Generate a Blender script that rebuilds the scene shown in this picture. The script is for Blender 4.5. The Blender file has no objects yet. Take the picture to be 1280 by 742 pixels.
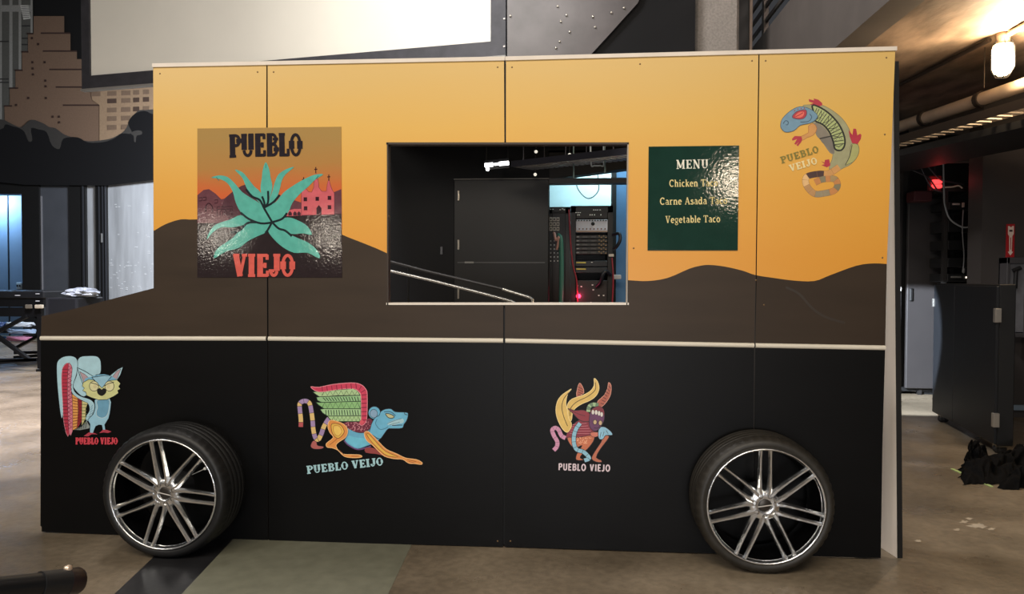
import bpy, math, random
from math import sin, cos, pi, radians
from mathutils import Vector, Matrix, noise
from mathutils.geometry import tessellate_polygon
random.seed(7)
S = bpy.context.scene
COL = S.collection

# ------------------------------------------------------------------ camera
CX, CY, CZ, YAW, PIT, ROL, FPX = 1.5366, -3.5753, 1.3491, -0.0786, 0.0242, 0.0031, 900.0
CAM = Vector((CX, CY, CZ))
FW = Vector((sin(YAW)*cos(PIT), cos(YAW)*cos(PIT), -sin(PIT)))
R0 = Vector((cos(YAW), -sin(YAW), 0)); U0 = R0.cross(FW)
RT = R0*cos(ROL) + U0*sin(ROL); UP = U0*cos(ROL) - R0*sin(ROL)
cam = bpy.data.objects.new('camera', bpy.data.cameras.new('camera')); COL.objects.link(cam)
cam.data.sensor_width = 36; cam.data.lens = 36*FPX/1280; cam.data.clip_start = 0.05
cam.matrix_world = Matrix(((RT.x, UP.x, -FW.x, CX), (RT.y, UP.y, -FW.y, CY), (RT.z, UP.z, -FW.z, CZ), (0, 0, 0, 1)))
S.camera = cam

# ------------------------------------------------------------------ world, light, exposure
S.view_settings.view_transform = 'Standard'; S.view_settings.look = 'None'
S.view_settings.gamma = 1; S.view_settings.use_curve_mapping = False
S.view_settings.exposure = 0.0
w = bpy.data.worlds.new('world'); S.world = w; w.use_nodes = True
w.node_tree.nodes['Background'].inputs[0].default_value = (0.9, 0.92, 1, 1)
w.node_tree.nodes['Background'].inputs[1].default_value = 0.045

YB_ = 11.5
def light(name, kind, loc, target, energy, col, size=1.0, sizey=None, blend=0.3, angle=60):
    d = bpy.data.lights.new(name, kind); o = bpy.data.objects.new(name, d); COL.objects.link(o)
    o.location = loc; d.energy = energy; d.color = col
    if kind == 'AREA':
        d.size = size
        if sizey: d.shape = 'RECTANGLE'; d.size_y = sizey
    elif kind == 'SPOT':
        d.shadow_soft_size = size; d.spot_blend = blend; d.spot_size = radians(angle)
    else: d.shadow_soft_size = size
    if target is not None:
        o.rotation_euler = (Vector(target)-Vector(loc)).to_track_quat('-Z', 'Y').to_euler()
    return o
light('house_light', 'AREA', (1.2, -6.0, 6.0), (1.4, 0, 1.2), 350, (1, .88, .72), 5, 2)
light('fill_light', 'AREA', (-3.5, -5.0, 5.0), (0.5, 1, 1.2), 150, (1, .93, .85), 2, 2)
light('spot_stage_right', 'SPOT', (3.75, -6.2, 2.66), (2.3, 0, 1.8), 62, (1, .82, .6), .10, None, .8, 40)
light('spot_stage_left', 'SPOT', (-1.75, -6.2, 1.95), (0.2, 0, 1.6), 24, (1, .88, .72), .08, None, .8, 40)
light('spot_stage_far_left', 'SPOT', (-3.4, -6.2, 1.95), (-.1, 0, 1.6), 24, (1, .9, .76), .08, None, .8, 40)
light('cool_stage', 'AREA', (1.6, -6.5, .9), (1.4, 0, .9), 95, (.96, .97, 1), 2.6, .9)
light('dock_light', 'AREA', (-3.6, 8.2, 4.6), (-4.6, 12, 1.0), 900, (.88, .93, 1), 2.0, 1.0)
light('dock_floor_light', 'SPOT', (-3.4, 3.2, 5.5), (-3.8, 4.0, 0), 5600, (.9, .88, 1), .5, None, 1.0, 88)
light('upper_fill', 'AREA', (-1.0, 1.0, 7.5), (3.2, 3.5, 4.0), 340, (1, .95, .92), 1.5, 1)  # unseen fill added to brighten the beam, column and wall sheet
light('recess_light', 'AREA', (-11.7, YB_+.3, 3.3), (-11.5, YB_+.8, 1.0), 160, (.55, .8, 1), .5, .3)
light('projector', 'SPOT', (1.2, -1.0, 5.6), (0.1, 5.6, 5.1), 1000, (1, .97, .90), .1, None, 1.0, 44)
light('rack_room_light', 'AREA', (2.3, 5.0, 3.15), (2.3, 6.6, 1.9), 16, (.66, .93, 1), .8, .5)
light('rack_back_light', 'AREA', (2.1, 6.1, 3.1), (2.0, 6.6, 2.3), 22, (.74, .96, 1), .8, .3)
light('wing_light', 'SPOT', (1.9, 1.5, 2.3), (5.5, 4.9, 0.38), 7000, (.78, .88, 1), .04, None, .08, 21)

# ------------------------------------------------------------------ pixel rays onto planes of the place
def ray(px, py): return (FW*FPX + RT*(px-640) - UP*(py-371)).normalized()
def P(px, py, Y=0.0):
    d = ray(px, py); return CAM + d*((Y-CY)/d.y)
def PX(px, py, X):
    d = ray(px, py); return CAM + d*((X-CX)/d.x)
def PZ(px, py, Z):
    d = ray(px, py); return CAM + d*((Z-CZ)/d.z)
def F(px, py): return PZ(px, py, 0.0)

# ------------------------------------------------------------------ materials
def lin(c):
    f = lambda v: (v/12.92 if v <= .04045 else ((v+.055)/1.055)**2.4)
    return tuple(f(v/255) for v in c)+(1,)
MATS = {}
def M(name, rgb=None, rough=.6, metal=0.0, var=0.0, vscale=4.0, bump=0.0, bscale=40.0, emit=0.0, stretch=(1, 1, 1), spec=.5):
    if name in MATS: return MATS[name]
    m = bpy.data.materials.new(name); m.use_nodes = True; MATS[name] = m
    nt = m.node_tree; b = nt.nodes['Principled BSDF']; c = lin(rgb)
    b.inputs['Base Color'].default_value = c; b.inputs['Roughness'].default_value = rough
    b.inputs['Metallic'].default_value = metal; b.inputs['Specular IOR Level'].default_value = spec
    if emit:
        b.inputs['Emission Color'].default_value = c; b.inputs['Emission Strength'].default_value = emit
    tc = nt.nodes.new('ShaderNodeTexCoord'); mp = nt.nodes.new('ShaderNodeMapping')
    mp.inputs['Scale'].default_value = stretch
    nt.links.new(tc.outputs['Object'], mp.inputs[0])
    if var:
        n = nt.nodes.new('ShaderNodeTexNoise'); n.inputs['Scale'].default_value = vscale; n.inputs['Detail'].default_value = 6
        r = nt.nodes.new('ShaderNodeValToRGB')
        r.color_ramp.elements[0].position = .3; r.color_ramp.elements[1].position = .7
        r.color_ramp.elements[0].color = tuple(v*(1-var) for v in c[:3])+(1,)
        r.color_ramp.elements[1].color = tuple(min(1, v*(1+var)) for v in c[:3])+(1,)
        nt.links.new(mp.outputs[0], n.inputs['Vector']); nt.links.new(n.outputs[0], r.inputs[0])
        nt.links.new(r.outputs[0], b.inputs['Base Color'])
    if bump:
        n2 = nt.nodes.new('ShaderNodeTexNoise'); n2.inputs['Scale'].default_value = bscale; n2.inputs['Detail'].default_value = 4
        bp = nt.nodes.new('ShaderNodeBump'); bp.inputs['Strength'].default_value = bump; bp.inputs['Distance'].default_value = .01
        nt.links.new(mp.outputs[0], n2.inputs['Vector']); nt.links.new(n2.outputs[0], bp.inputs['Height'])
        nt.links.new(bp.outputs[0], b.inputs['Normal'])
    return m
def grad(name, stops, z0, z1, rough=.5, var=.06, bump=0, bscale=120, ramp_noise=.06):
    """paint that is blended from one hue to the next up the board (object Z)"""
    m = M(name, (128, 128, 128), rough, bump=bump, bscale=bscale); nt = m.node_tree; b = nt.nodes['Principled BSDF']
    tc = nt.nodes.new('ShaderNodeTexCoord'); sx = nt.nodes.new('ShaderNodeSeparateXYZ'); mr = nt.nodes.new('ShaderNodeMapRange')
    nz = nt.nodes.new('ShaderNodeTexNoise'); nz.inputs['Scale'].default_value = 3; nz.inputs['Detail'].default_value = 5
    mp = nt.nodes.new('ShaderNodeMapping'); mp.inputs['Scale'].default_value = (.6, 1, 2.5)
    ad = nt.nodes.new('ShaderNodeMath'); ad.operation = 'MULTIPLY_ADD'; ad.inputs[1].default_value = ramp_noise
    mr.inputs[1].default_value = z0; mr.inputs[2].default_value = z1
    rp = nt.nodes.new('ShaderNodeValToRGB'); cr = rp.color_ramp
    while len(cr.elements) < len(stops): cr.elements.new(.5)
    for e, (p, c) in zip(cr.elements, stops): e.position = p; e.color = lin(c)
    L = nt.links.new
    L(tc.outputs['Object'], sx.inputs[0]); L(tc.outputs['Object'], mp.inputs[0]); L(mp.outputs[0], nz.inputs['Vector'])
    L(sx.outputs['Z'], mr.inputs[0]); L(nz.outputs[0], ad.inputs[0]); L(mr.outputs[0], ad.inputs[2])
    L(ad.outputs[0], rp.inputs[0]); L(rp.outputs[0], b.inputs['Base Color'])
    return m

SKY = grad('sunset_paint', [(0, (222, 152, 50)), (.4, (224, 164, 64)), (.72, (222, 176, 84)), (1, (214, 178, 104))], 1.45, 2.44, rough=.42, ramp_noise=.1)  # sunset blend is paint; the paler top also holds light in its colour
HILL = M('hill_paint', (58, 47, 37), .5, spec=.25, var=.14, vscale=3, stretch=(.5, 1, 3))
HILL2 = M('hill_paint_far', (53, 42, 32), .5, spec=.25, var=.12, vscale=3, stretch=(.5, 1, 3))
BLACKP = M('black_paint', (7, 7, 8), .45, var=.2, vscale=5, bump=.03, bscale=60, stretch=(.2, 1, 1), spec=.18)
WHITEW = M('white_wood', (222, 212, 200), .5, var=.06, vscale=8, stretch=(1, 1, .2))
CREAM = M('cream_strip', (215, 208, 192), .4, var=.04)
RAW = M('raw_timber', (150, 118, 78), .7, var=.15, vscale=10, stretch=(1, 1, .2))
BLK = M('matt_black', (14, 14, 15), .6)
CHROME = M('chrome', (232, 234, 236), .26, 1.0, bump=.15, bscale=40)
RUBBER = M('tyre_rubber', (26, 26, 26), .55, var=.2, vscale=20)
DARKMETAL = M('dark_metal', (38, 38, 40), .4, .6)

# ------------------------------------------------------------------ mesh builder
class MB:
    def __init__(s): s.v = []; s.f = []; s.m = []; s.mats = []; s.sm = []
    def mi(s, m):
        if m not in s.mats: s.mats.append(m)
        return s.mats.index(m)
    def add(s, vs, fs, m, smooth=False):
        o = len(s.v); k = s.mi(m); s.v += [Vector(q) for q in vs]
        for f in fs: s.f.append([i+o for i in f]); s.m.append(k); s.sm.append(smooth)
        return s
    def poly(s, pts, m):
        pts = [Vector(q) for q in pts]
        return s.add(pts, [list(t) for t in tessellate_polygon([pts])], m)
    def slab(s, pts, off, m, mside=None):
        """a polygon given a thickness: front at pts, back at pts + off"""
        pts = [Vector(q) for q in pts]; n = len(pts); off = Vector(off)
        s.poly(pts, m); s.poly([q+off for q in pts], mside or m)
        s.add(pts+[q+off for q in pts], [[i, (i+1) % n, (i+1) % n+n, i+n] for i in range(n)], mside or m)
        return s
    def box(s, c, d, m, rot=None, bev=0.0):
        c = Vector(c); x, y, z = d[0]/2, d[1]/2, d[2]/2
        if bev <= 0:
            vs = [Vector((a*x, b*y, e*z)) for a in (-1, 1) for b in (-1, 1) for e in (-1, 1)]
            fs = [[0, 1, 3, 2], [4, 6, 7, 5], [0, 4, 5, 1], [2, 3, 7, 6], [0, 2, 6, 4], [1, 5, 7, 3]]
        else:
            b = min(bev, x*.9, y*.9, z*.9); vs = []; fs = []
            ring = [(-x+b, -y), (x-b, -y), (x, -y+b), (x, y-b), (x-b, y), (-x+b, y), (-x, y-b), (-x, -y+b)]
            ins = [(-x+b, -y+b), (x-b, -y+b), (x-b, -y+b), (x-b, y-b), (x-b, y-b), (-x+b, y-b), (-x+b, y-b), (-x+b, -y+b)]
            for zz, rr in ((-z, ins), (-z+b, ring), (z-b, ring), (z, ins)):
                vs += [Vector((q[0], q[1], zz)) for q in rr]
            for k in range(3):
                for i in range(8):
                    j = (i+1) % 8; fs.append([k*8+i, k*8+j, k*8+8+j, k*8+8+i])
            fs += [list(range(7, -1, -1)), list(range(24, 32))]
        if rot is not None: vs = [rot @ q for q in vs]
        return s.add([q+c for q in vs], fs, m)
    def bar(s, a, b, w, h, m, up=(0, 0, 1)):
        a = Vector(a); b = Vector(b); d = (b-a).normalized(); u = Vector(up)
        if abs(d.dot(u)) > .98: u = Vector((0, 1, 0))
        x = d.cross(u).normalized(); u = x.cross(d)
        vs = [q+x*(i*w/2)+u*(j*h/2) for q in (a, b) for i, j in ((-1, -1), (1, -1), (1, 1), (-1, 1))]
        return s.add(vs, [[0, 1, 5, 4], [1, 2, 6, 5], [2, 3, 7, 6], [3, 0, 4, 7], [3, 2, 1, 0], [4, 5, 6, 7]], m)
    def tube(s, pts, r, m, n=10, cap=True):
        pts = [Vector(q) for q in pts]; vs = []; K = len(pts); prev = None
        for i, q in enumerate(pts):
            d = (pts[min(i+1, K-1)]-pts[max(i-1, 0)]).normalized()
            if prev is None:
                a = d.orthogonal().normalized()
            else:
                a = (prev - d*prev.dot(d)).normalized()
            prev = a; b = d.cross(a); rr = r[i] if isinstance(r, (list, tuple)) else r
            vs += [q+a*(rr*cos(2*pi*k/n))+b*(rr*sin(2*pi*k/n)) for k in range(n)]
        fs = [[i*n+k, i*n+(k+1) % n, (i+1)*n+(k+1) % n, (i+1)*n+k] for i in range(K-1) for k in range(n)]
        s.add(vs, fs, m, True)
        if cap: s.add(vs[:n], [list(range(n))], m); s.add(vs[-n:], [list(range(n))], m)
        return s
    def lathe(s, prof, m, n=64, axis='Y', c=(0, 0, 0), rfun=None, smooth=True, close=False):
        """prof: list of (radius, along-axis)"""
        vs = []; K = len(prof); c = Vector(c)
        for i, (r, a) in enumerate(prof):
            for k in range(n):
                t = 2*pi*k/n; rr = r if rfun is None else rfun(i, k, r)
                q = Vector((rr*cos(t), a, rr*sin(t))) if axis == 'Y' else Vector((rr*cos(t), rr*sin(t), a))
                vs.append(q+c)
        fs = [[i*n+k, i*n+(k+1) % n, ((i+1) % K)*n+(k+1) % n, ((i+1) % K)*n+k] for i in range(K if close else K-1) for k in range(n)]
        return s.add(vs, fs, m, smooth)
    def ribbon(s, pts, w, m, closed=False):
        """flat stroke in the plane of a board standing in x-z"""
        pts = [Vector(q) for q in pts]; K = len(pts); vs = []
        if K < 2: return s
        for i, q in enumerate(pts):
            a = pts[(i-1) % K] if (closed or i > 0) else q; b = pts[(i+1) % K] if (closed or i < K-1) else q
            d = b-a; n_ = Vector((-d.z, 0, d.x))
            if n_.length < 1e-9: n_ = Vector((0, 0, 1))
            n_.normalize(); ww = w[i] if isinstance(w, (list, tuple)) else w
            vs += [q+n_*ww/2, q-n_*ww/2]
        fs = [[2*i, 2*i+1, (2*i+3) % (2*K), (2*i+2) % (2*K)] for i in range(K if closed else K-1)]
        return s.add(vs, fs, m)
    def build(s, name, parent=None, local=False, bevel=0):
        me = bpy.data.meshes.new(name); me.from_pydata([tuple(q) for q in s.v], [], s.f)
        for m in s.mats: me.materials.append(m)
        me.polygons.foreach_set('material_index', s.m); me.polygons.foreach_set('use_smooth', s.sm); me.update()
        o = bpy.data.objects.new(name, me); COL.objects.link(o)
        if parent is not None:
            o.parent = parent
            if not local and parent.type == 'EMPTY': o.matrix_parent_inverse = Matrix.Translation(-Vector(parent.location))
        return o
def tag(o, label, cat, group=None, kind=None):
    if label: o['label'] = label
    if cat: o['category'] = cat
    if group: o['group'] = group
    if kind: o['kind'] = kind
    return o
def thing(name, label, cat, loc=(0, 0, 0), group=None):
    o = bpy.data.objects.new(name, None); COL.objects.link(o); o.location = loc; o.empty_display_size = .1
    return tag(o, label, cat, group)
def struct(name, mb, label=None, cat=None):
    o = mb.build(name); o['kind'] = 'structure'
    if label: o['label'] = label
    if cat: o['category'] = cat
    return o
def copy_tree(o, parent=None):
    c = o.copy(); COL.objects.link(c)
    if parent: c.parent = parent
    for ch in list(o.children): copy_tree(ch, c)
    return c
def smooth(pts, closed=True, n=4):
    K = len(pts); out = []
    if K < 3: return list(pts)
    for i in range(K if closed else K-1):
        p = [pts[(i+k) % K] if closed else pts[min(max(i+k, 0), K-1)] for k in (-1, 0, 1, 2)]
        for j in range(n):
            t = j/n
            out.append(tuple(.5*((2*p[1][a])+(-p[0][a]+p[2][a])*t+(2*p[0][a]-5*p[1][a]+4*p[2][a]-p[3][a])*t*t+(-p[0][a]+3*p[1][a]-3*p[2][a]+p[3][a])*t**3) for a in range(len(p[0]))))
    if not closed: out.append(tuple(pts[-1]))
    return out
def paint(rgb, rough=.45):
    return M('paint_%02x%02x%02x' % rgb, rgb, rough, var=.08, vscale=30)

# ------------------------------------------------------------------ painted lettering and figures on a board
def arc(cx, cy, rx, ry, a0, a1, n=12):
    return [(cx+rx*cos(radians(a0+(a1-a0)*i/n)), cy+ry*sin(radians(a0+(a1-a0)*i/n))) for i in range(n+1)]
sf = lambda x0, x1, y: ('s', [(x0, y), (x1, y)])
G = {
 'P': (.74, [('T', [(.22, 0), (.22, 1)]), ('t', [(.22, .96), (.44, .96)]+arc(.44, .73, .22, .22, 80, -80)+[(.22, .5)]), sf(.02, .44, .03), sf(.02, .4, .97), ('T', [(.63, .82), (.63, .62)])]),
 'U': (.82, [('T', [(.2, 1), (.2, .3)]), ('t', arc(.41, .28, .22, .24, 180, 360)), ('T', [(.63, .3), (.63, 1)]), sf(.02, .38, .97), sf(.48, .8, .97)]),
 'E': (.72, [('T', [(.22, 0), (.22, 1)]), ('t', [(.05, .96), (.64, .96)]), ('t', [(.22, .5), (.5, .5)]), ('t', [(.05, .04), (.66, .04)]), ('t', [(.62, 1), (.62, .76)]), ('t', [(.64, 0), (.64, .26)]), ('t', [(.5, .62), (.5, .38)])]),
 'B': (.76, [('T', [(.22, 0), (.22, 1)]), ('t', [(.05, .96), (.42, .96)]+arc(.42, .75, .2, .21, 90, -90)+[(.22, .53)]), ('t', [(.22, .53), (.44, .53)]+arc(.44, .28, .23, .24, 90, -90)+[(.05, .04)]), ('T', [(.6, .82), (.6, .7)]), ('T', [(.64, .38), (.64, .2)])]),
 'L': (.68, [('T', [(.22, 0), (.22, 1)]), ('t', [(.05, .04), (.64, .04)]), ('t', [(.61, 0), (.61, .32)]), sf(.03, .42, .97)]),
 'O': (.78, [('t', arc(.39, .5, .28, .46, 0, 360, 24)), ('T', [(.13, .68), (.13, .32)]), ('T', [(.65, .68), (.65, .32)])]),
 'V': (.8, [('T', [(.16, 1), (.4, 0)]), ('t', [(.4, 0), (.66, 1)]), sf(.0, .36, .97), sf(.5, .8, .97)]),
 'I': (.46, [('T', [(.22, 0), (.22, 1)]), sf(.02, .43, .97), sf(.02, .43, .03)]),
 'J': (.62, [('T', [(.42, 1), (.42, .25)]), ('t', arc(.25, .24, .17, .2, 0, -180)), sf(.22, .62, .97), ('T', [(.12, .18), (.12, .32)])]),
 'M': (.98, [('t', [(.16, 0), (.16, 1)]), ('T', [(.16, 1), (.48, .1)]), ('t', [(.48, .1), (.8, 1)]), ('T', [(.8, 1), (.8, 0)]), sf(.02, .3, .02), sf(.64, .96, .02), sf(.02, .2, .98), sf(.78, .96, .98)]),
 'N': (.86, [('t', [(.17, 0), (.17, 1)]), ('T', [(.17, 1), (.68, 0)]), ('t', [(.68, 0), (.68, 1)]), sf(.02, .32, .02), sf(.02, .2, .98), sf(.54, .84, .98)]),
 'C': (.78, [('T', arc(.44, .5, .32, .46, 48, 312, 20)), ('t', [(.66, .98), (.66, .72)])]),
 'A': (.8, [('t', [(.1, 0), (.38, 1)]), ('T', [(.38, 1), (.68, 0)]), ('t', [(.2, .34), (.56, .34)]), sf(0, .24, .02), sf(.54, .82, .02)]),
 'T': (.74, [('T', [(.37, 0), (.37, 1)]), ('t', [(.04, .96), (.7, .96)]), ('t', [(.06, 1), (.06, .76)]), ('t', [(.68, 1), (.68, .76)]), sf(.22, .52, .02)]),
 'h': (.66, [('T', [(.16, 0), (.16, 1)]), ('T', arc(.34, .44, .17, .2, 150, 0, 8)+[(.51, 0)]), sf(.02, .3, .02), sf(.38, .65, .02), sf(.02, .16, .98)]),
 'i': (.34, [('T', [(.17, 0), (.17, .66)]), ('T', [(.17, .84), (.17, .98)]), sf(.03, .32, .02), sf(.03, .17, .64)]),
 'c': (.54, [('T', arc(.3, .33, .21, .3, 50, 310, 14))]),
 'k': (.64, [('T', [(.16, 0), (.16, 1)]), ('t', [(.16, .28), (.48, .64)]), ('T', [(.28, .42), (.54, 0)]), sf(.02, .3, .02), sf(.36, .58, .64), sf(.02, .16, .98), sf(.42, .65, .02)]),
 'e': (.56, [('T', arc(.29, .33, .21, .3, 5, 315, 16)), ('t', [(.1, .36), (.5, .36)])]),
 'n': (.68, [('T', [(.16, 0), (.16, .66)]), ('T', arc(.35, .44, .17, .2, 150, 0, 8)+[(.52, 0)]), sf(.02, .3, .02), sf(.39, .67, .02), sf(.02, .16, .64)]),
 'a': (.58, [('t', arc(.26, .19, .17, .17, 0, 360, 14)), ('T', [(.45, 0), (.45, .42)]), ('T', arc(.28, .42, .17, .22, 0, 140, 8)), sf(.42, .58, .02)]),
 'o': (.6, [('T', arc(.3, .33, .22, .3, 0, 360, 18))]),
 'r': (.5, [('T', [(.16, 0), (.16, .66)]), ('T', arc(.33, .46, .16, .18, 160, 50, 6)), sf(.02, .32, .02), sf(.02, .16, .64)]),
 's': (.48, [('T', arc(.25, .49, .16, .14, 20, 180, 6)+[(.3, .34)]+arc(.25, .17, .17, .15, 40, -170, 8))]),
 'd': (.66, [('T', arc(.28, .33, .2, .3, 0, 360, 16)), ('T', [(.5, 0), (.5, 1)]), sf(.34, .5, .98), sf(.5, .65, .02)]),
 'g': (.6, [('t', arc(.27, .4, .19, .25, 0, 360, 16)), ('t', [(.38, .58), (.58, .66)]), ('T', [(.2, .14), (.22, .04), (.46, .0)]), ('t', arc(.28, -.14, .2, .15, 50, -230, 14))]),
 't': (.44, [('T', [(.2, .88), (.2, .14)]+arc(.3, .12, .1, .1, 180, 300, 5)), ('t', [(.03, .64), (.4, .64)])]),
 'b': (.64, [('T', [(.16, 0), (.16, 1)]), ('T', arc(.35, .33, .2, .3, 0, 360, 16)), sf(.02, .16, .98)]),
 'l': (.34, [('T', [(.17, 0), (.17, 1)]), sf(.02, .32, .02), sf(.02, .17, .98)]),
 ' ': (.34, []),
}
SANS = {k: (v[0], [(('T' if q[0] == 't' else q[0]), q[1]) for q in v[1] if q[0] != 's']) for k, v in G.items()}
SANS['E'] = (.6, [('T', [(.14, 0), (.14, 1)]), ('T', [(.1, .94), (.54, .94)]), ('T', [(.14, .5), (.48, .5)]), ('T', [(.1, .06), (.54, .06)])])
SANS['L'] = (.56, [('T', [(.14, 0), (.14, 1)]), ('T', [(.1, .06), (.52, .06)])])
SANS['P'] = (.66, [('T', [(.14, 0), (.14, 1)]), ('T', [(.14, .94), (.36, .94)]+arc(.36, .71, .2, .23, 80, -80)+[(.14, .46)])])
SANS['B'] = (.68, [('T', [(.14, 0), (.14, 1)]), ('T', [(.14, .94), (.36, .94)]+arc(.36, .74, .18, .2, 80, -80)+[(.14, .53)]), ('T', [(.36, .53)]+arc(.36, .3, .22, .24, 80, -80)+[(.14, .06)])])
SANS['O'] = (.8, [('T', arc(.4, .5, .29, .45, 0, 360, 24))])
SANS['U'] = (.72, [('T', [(.14, 1), (.14, .32)]+arc(.36, .3, .22, .25, 180, 360)+[(.58, 1)])])
SANS['J'] = (.5, [('T', [(.34, 1), (.34, .25)]+arc(.18, .24, .16, .19, 0, -150))])
SANS['I'] = (.3, [('T', [(.15, 0), (.15, 1)])])

class Art:
    """paint applied in thin coats on the front of the board at y = y0; coordinates are traced ones (ox, oy, scale)"""
    def __init__(s, ox, oy, sc, y0=0.0, step=.00004):
        s.o = (ox, oy, sc); s.y0 = y0; s.k = 2; s.step = step; s.mb = MB()
    def pt(s, q, k=None):
        return P(s.o[0]+q[0]/s.o[2], s.o[1]+q[1]/s.o[2], s.y0-s.step*(s.k if k is None else k))
    def w(s, px):   # traced width -> metres on the board
        return px/s.o[2]/252.0
    def fill(s, pts, col, out=None, ow=4, sm=True, n=4):
        pts = smooth(pts, True, n) if sm else pts
        s.k += 1; s.mb.poly([s.pt(q) for q in pts], paint(col))
        if out: s.line(pts+[pts[0]], ow, out, sm=False)
        return s
    def line(s, pts, wd, col, sm=True):
        if sm and len(pts) > 2: pts = smooth(pts, False)
        s.k += 1; ww = [s.w(v) for v in wd] if isinstance(wd, list) else s.w(wd)
        s.mb.ribbon([s.pt(q) for q in pts], ww, paint(col)); return s
    def disc(s, c, r, col, ry=None, out=None, ow=4):
        return s.fill([(c[0]+r*cos(2*pi*i/20), c[1]+(ry or r)*sin(2*pi*i/20)) for i in range(20)], col, out, ow, sm=False)
    def band(s, pts, wd, cols, out=None, n=6, ow=4):
        """a thick stroke painted in segments of alternating colours"""
        pp = smooth(pts, False, n); s.k += 1; ns = len(cols); K = len(pp)
        ww = wd if isinstance(wd, list) else [wd]*K
        if out: s.mb.ribbon([s.pt(q) for q in pp], s.w(max(ww)+2*ow), paint(out)); s.k += 1
        for i, c in enumerate(cols):
            a = int(i*(K-1)/ns); b = int((i+1)*(K-1)/ns)
            s.mb.ribbon([s.pt(q) for q in pp[a:b+1]], s.w(max(ww)), paint(c))
            if out and i:
                d = Vector(pp[min(a+1, K-1)])-Vector(pp[max(a-1, 0)]); d.normalize(); nrm = Vector((-d.y, d.x))*max(ww)/2
                q = Vector(pp[a]); s.k += .2; s.mb.ribbon([s.pt(q+nrm), s.pt(q-nrm)], s.w(ow*.8), paint(out))
        return s
    def zig(s, x0, x1, ytop, ybot, n, wd, col, slant=0):
        pts = [(x0+(x1-x0)*i/n, (ytop if i % 2 else ybot)) for i in range(n+1)]
        return s.line(pts, wd, col, sm=False)
    def text(s, txt, p0, p1, h, col, T=.2, t=.11, font=G, gap=.06, bow=0.0):
        """letters from baseline start p0 to baseline end p1, cap height h (traced units, y down)"""
        adv = []; x = 0
        for ch in txt: adv.append(x); x += font[ch][0]+gap
        tot = x-gap; d = Vector(p1)-Vector(p0); sx = d.length/tot; d.normalize(); up = Vector((d.y, -d.x)); s.k += 1
        m = paint(col)
        for ch, a in zip(txt, adv):
            for kind, pts in font[ch][1]:
                wd = {'T': T, 't': t, 's': t*.9}[kind]
                q = []
                for (gx, gy) in pts:
                    if len(pts) == 2 and kind == 's': pass
                    X = (a+gx)*sx; q.append(Vector(p0)+d*X+up*(gy*h + bow*h*(1-((2*X/(tot*sx)-1)**2))))
                if len(q) < 2: continue
                s.k += .35; s.mb.ribbon([s.pt(v) for v in q], s.w(wd*h), m)
        return s
    def cut(s, name, parent):
        o = s.mb.build(name, parent); s.mb = MB(); return o

# ================================================================== THE PLACE: floor, walls, ceiling
def dirt_floor():
    m = M('concrete_floor', (120, 110, 96), .38); nt = m.node_tree; b = nt.nodes['Principled BSDF']; L = nt.links.new
    tc = nt.nodes.new('ShaderNodeTexCoord')
    def nz(sc, de, di=0.0):
        n = nt.nodes.new('ShaderNodeTexNoise'); n.inputs['Scale'].default_value = sc; n.inputs['Detail'].default_value = de; n.inputs['Distortion'].default_value = di
        L(tc.outputs['Object'], n.inputs['Vector']); return n
    def rp(n, a, c1, e, c2):
        r = nt.nodes.new('ShaderNodeValToRGB'); r.color_ramp.elements[0].position = a; r.color_ramp.elements[1].position = e
        r.color_ramp.elements[0].color = c1; r.color_ramp.elements[1].color = c2; L(n.outputs[0], r.inputs[0]); return r
    r1 = rp(nz(1.3, 8, .6), .3, lin((100, 89, 73)), .72, lin((146, 132, 112)))
    r2 = rp(nz(26, 6), .35, (.72, .72, .72, 1), .62, (1, 1, 1, 1))
    mx = nt.nodes.new('ShaderNodeMixRGB'); mx.blend_type = 'MULTIPLY'; mx.inputs[0].default_value = .8
    L(r1.outputs[0], mx.inputs[1]); L(r2.outputs[0], mx.inputs[2])
    L(mx.outputs[0], b.inputs['Base Color'])
    rr = rp(nz(3, 5), .35, (.26, .26, .26, 1), .7, (.5, .5, .5, 1)); L(rr.outputs[0], b.inputs['Roughness'])
    bp = nt.nodes.new('ShaderNodeBump'); bp.inputs['Strength'].default_value = .12; bp.inputs['Distance'].default_value = .01
    L(nz(60, 4).outputs[0], bp.inputs['Height']); L(bp.outputs[0], b.inputs['Normal'])
    return m
floor = struct('floor', MB().box((1, 3.5, -.1), (26, 24, .2), dirt_floor()))
up1 = lambda px, py: F(px, py)+Vector((0, 0, .0012))
def line_pt(a, b, y):   # pixel on the line a-b at image row y
    t = (y-a[1])/(b[1]-a[1]); return (a[0]+(b[0]-a[0])*t, y)
sl = ((288.7, 676.5), (239.5, 729)); sr = ((514, 682), (492, 728)); s0 = ((193.5, 694.5), (157, 729))
mb = MB(); mb.poly([up1(*line_pt(*s0, 655)), up1(*line_pt(*sl, 655)), up1(*line_pt(*sl, 790)), up1(*line_pt(*s0, 790))],
                   M('dark_vinyl', (38, 38, 40), .3, var=.3, vscale=6, bump=.05, bscale=30))
o = mb.build('vinyl_strip', floor); o['label'] = 'dark vinyl strip laid on the concrete'
mb = MB(); mb.poly([up1(*line_pt(*sl, 655)), up1(*line_pt(*sr, 655)), up1(*line_pt(*sr, 790)), up1(*line_pt(*sl, 790))],
                   M('grey_green_floor', (118, 118, 102), .42, var=.12, vscale=14, bump=.05, bscale=60))
o = mb.build('grey_green_patch', floor); o['label'] = 'grey green strip of the floor'  # flat grey-green strip laid over the floor
mb = MB()
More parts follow.
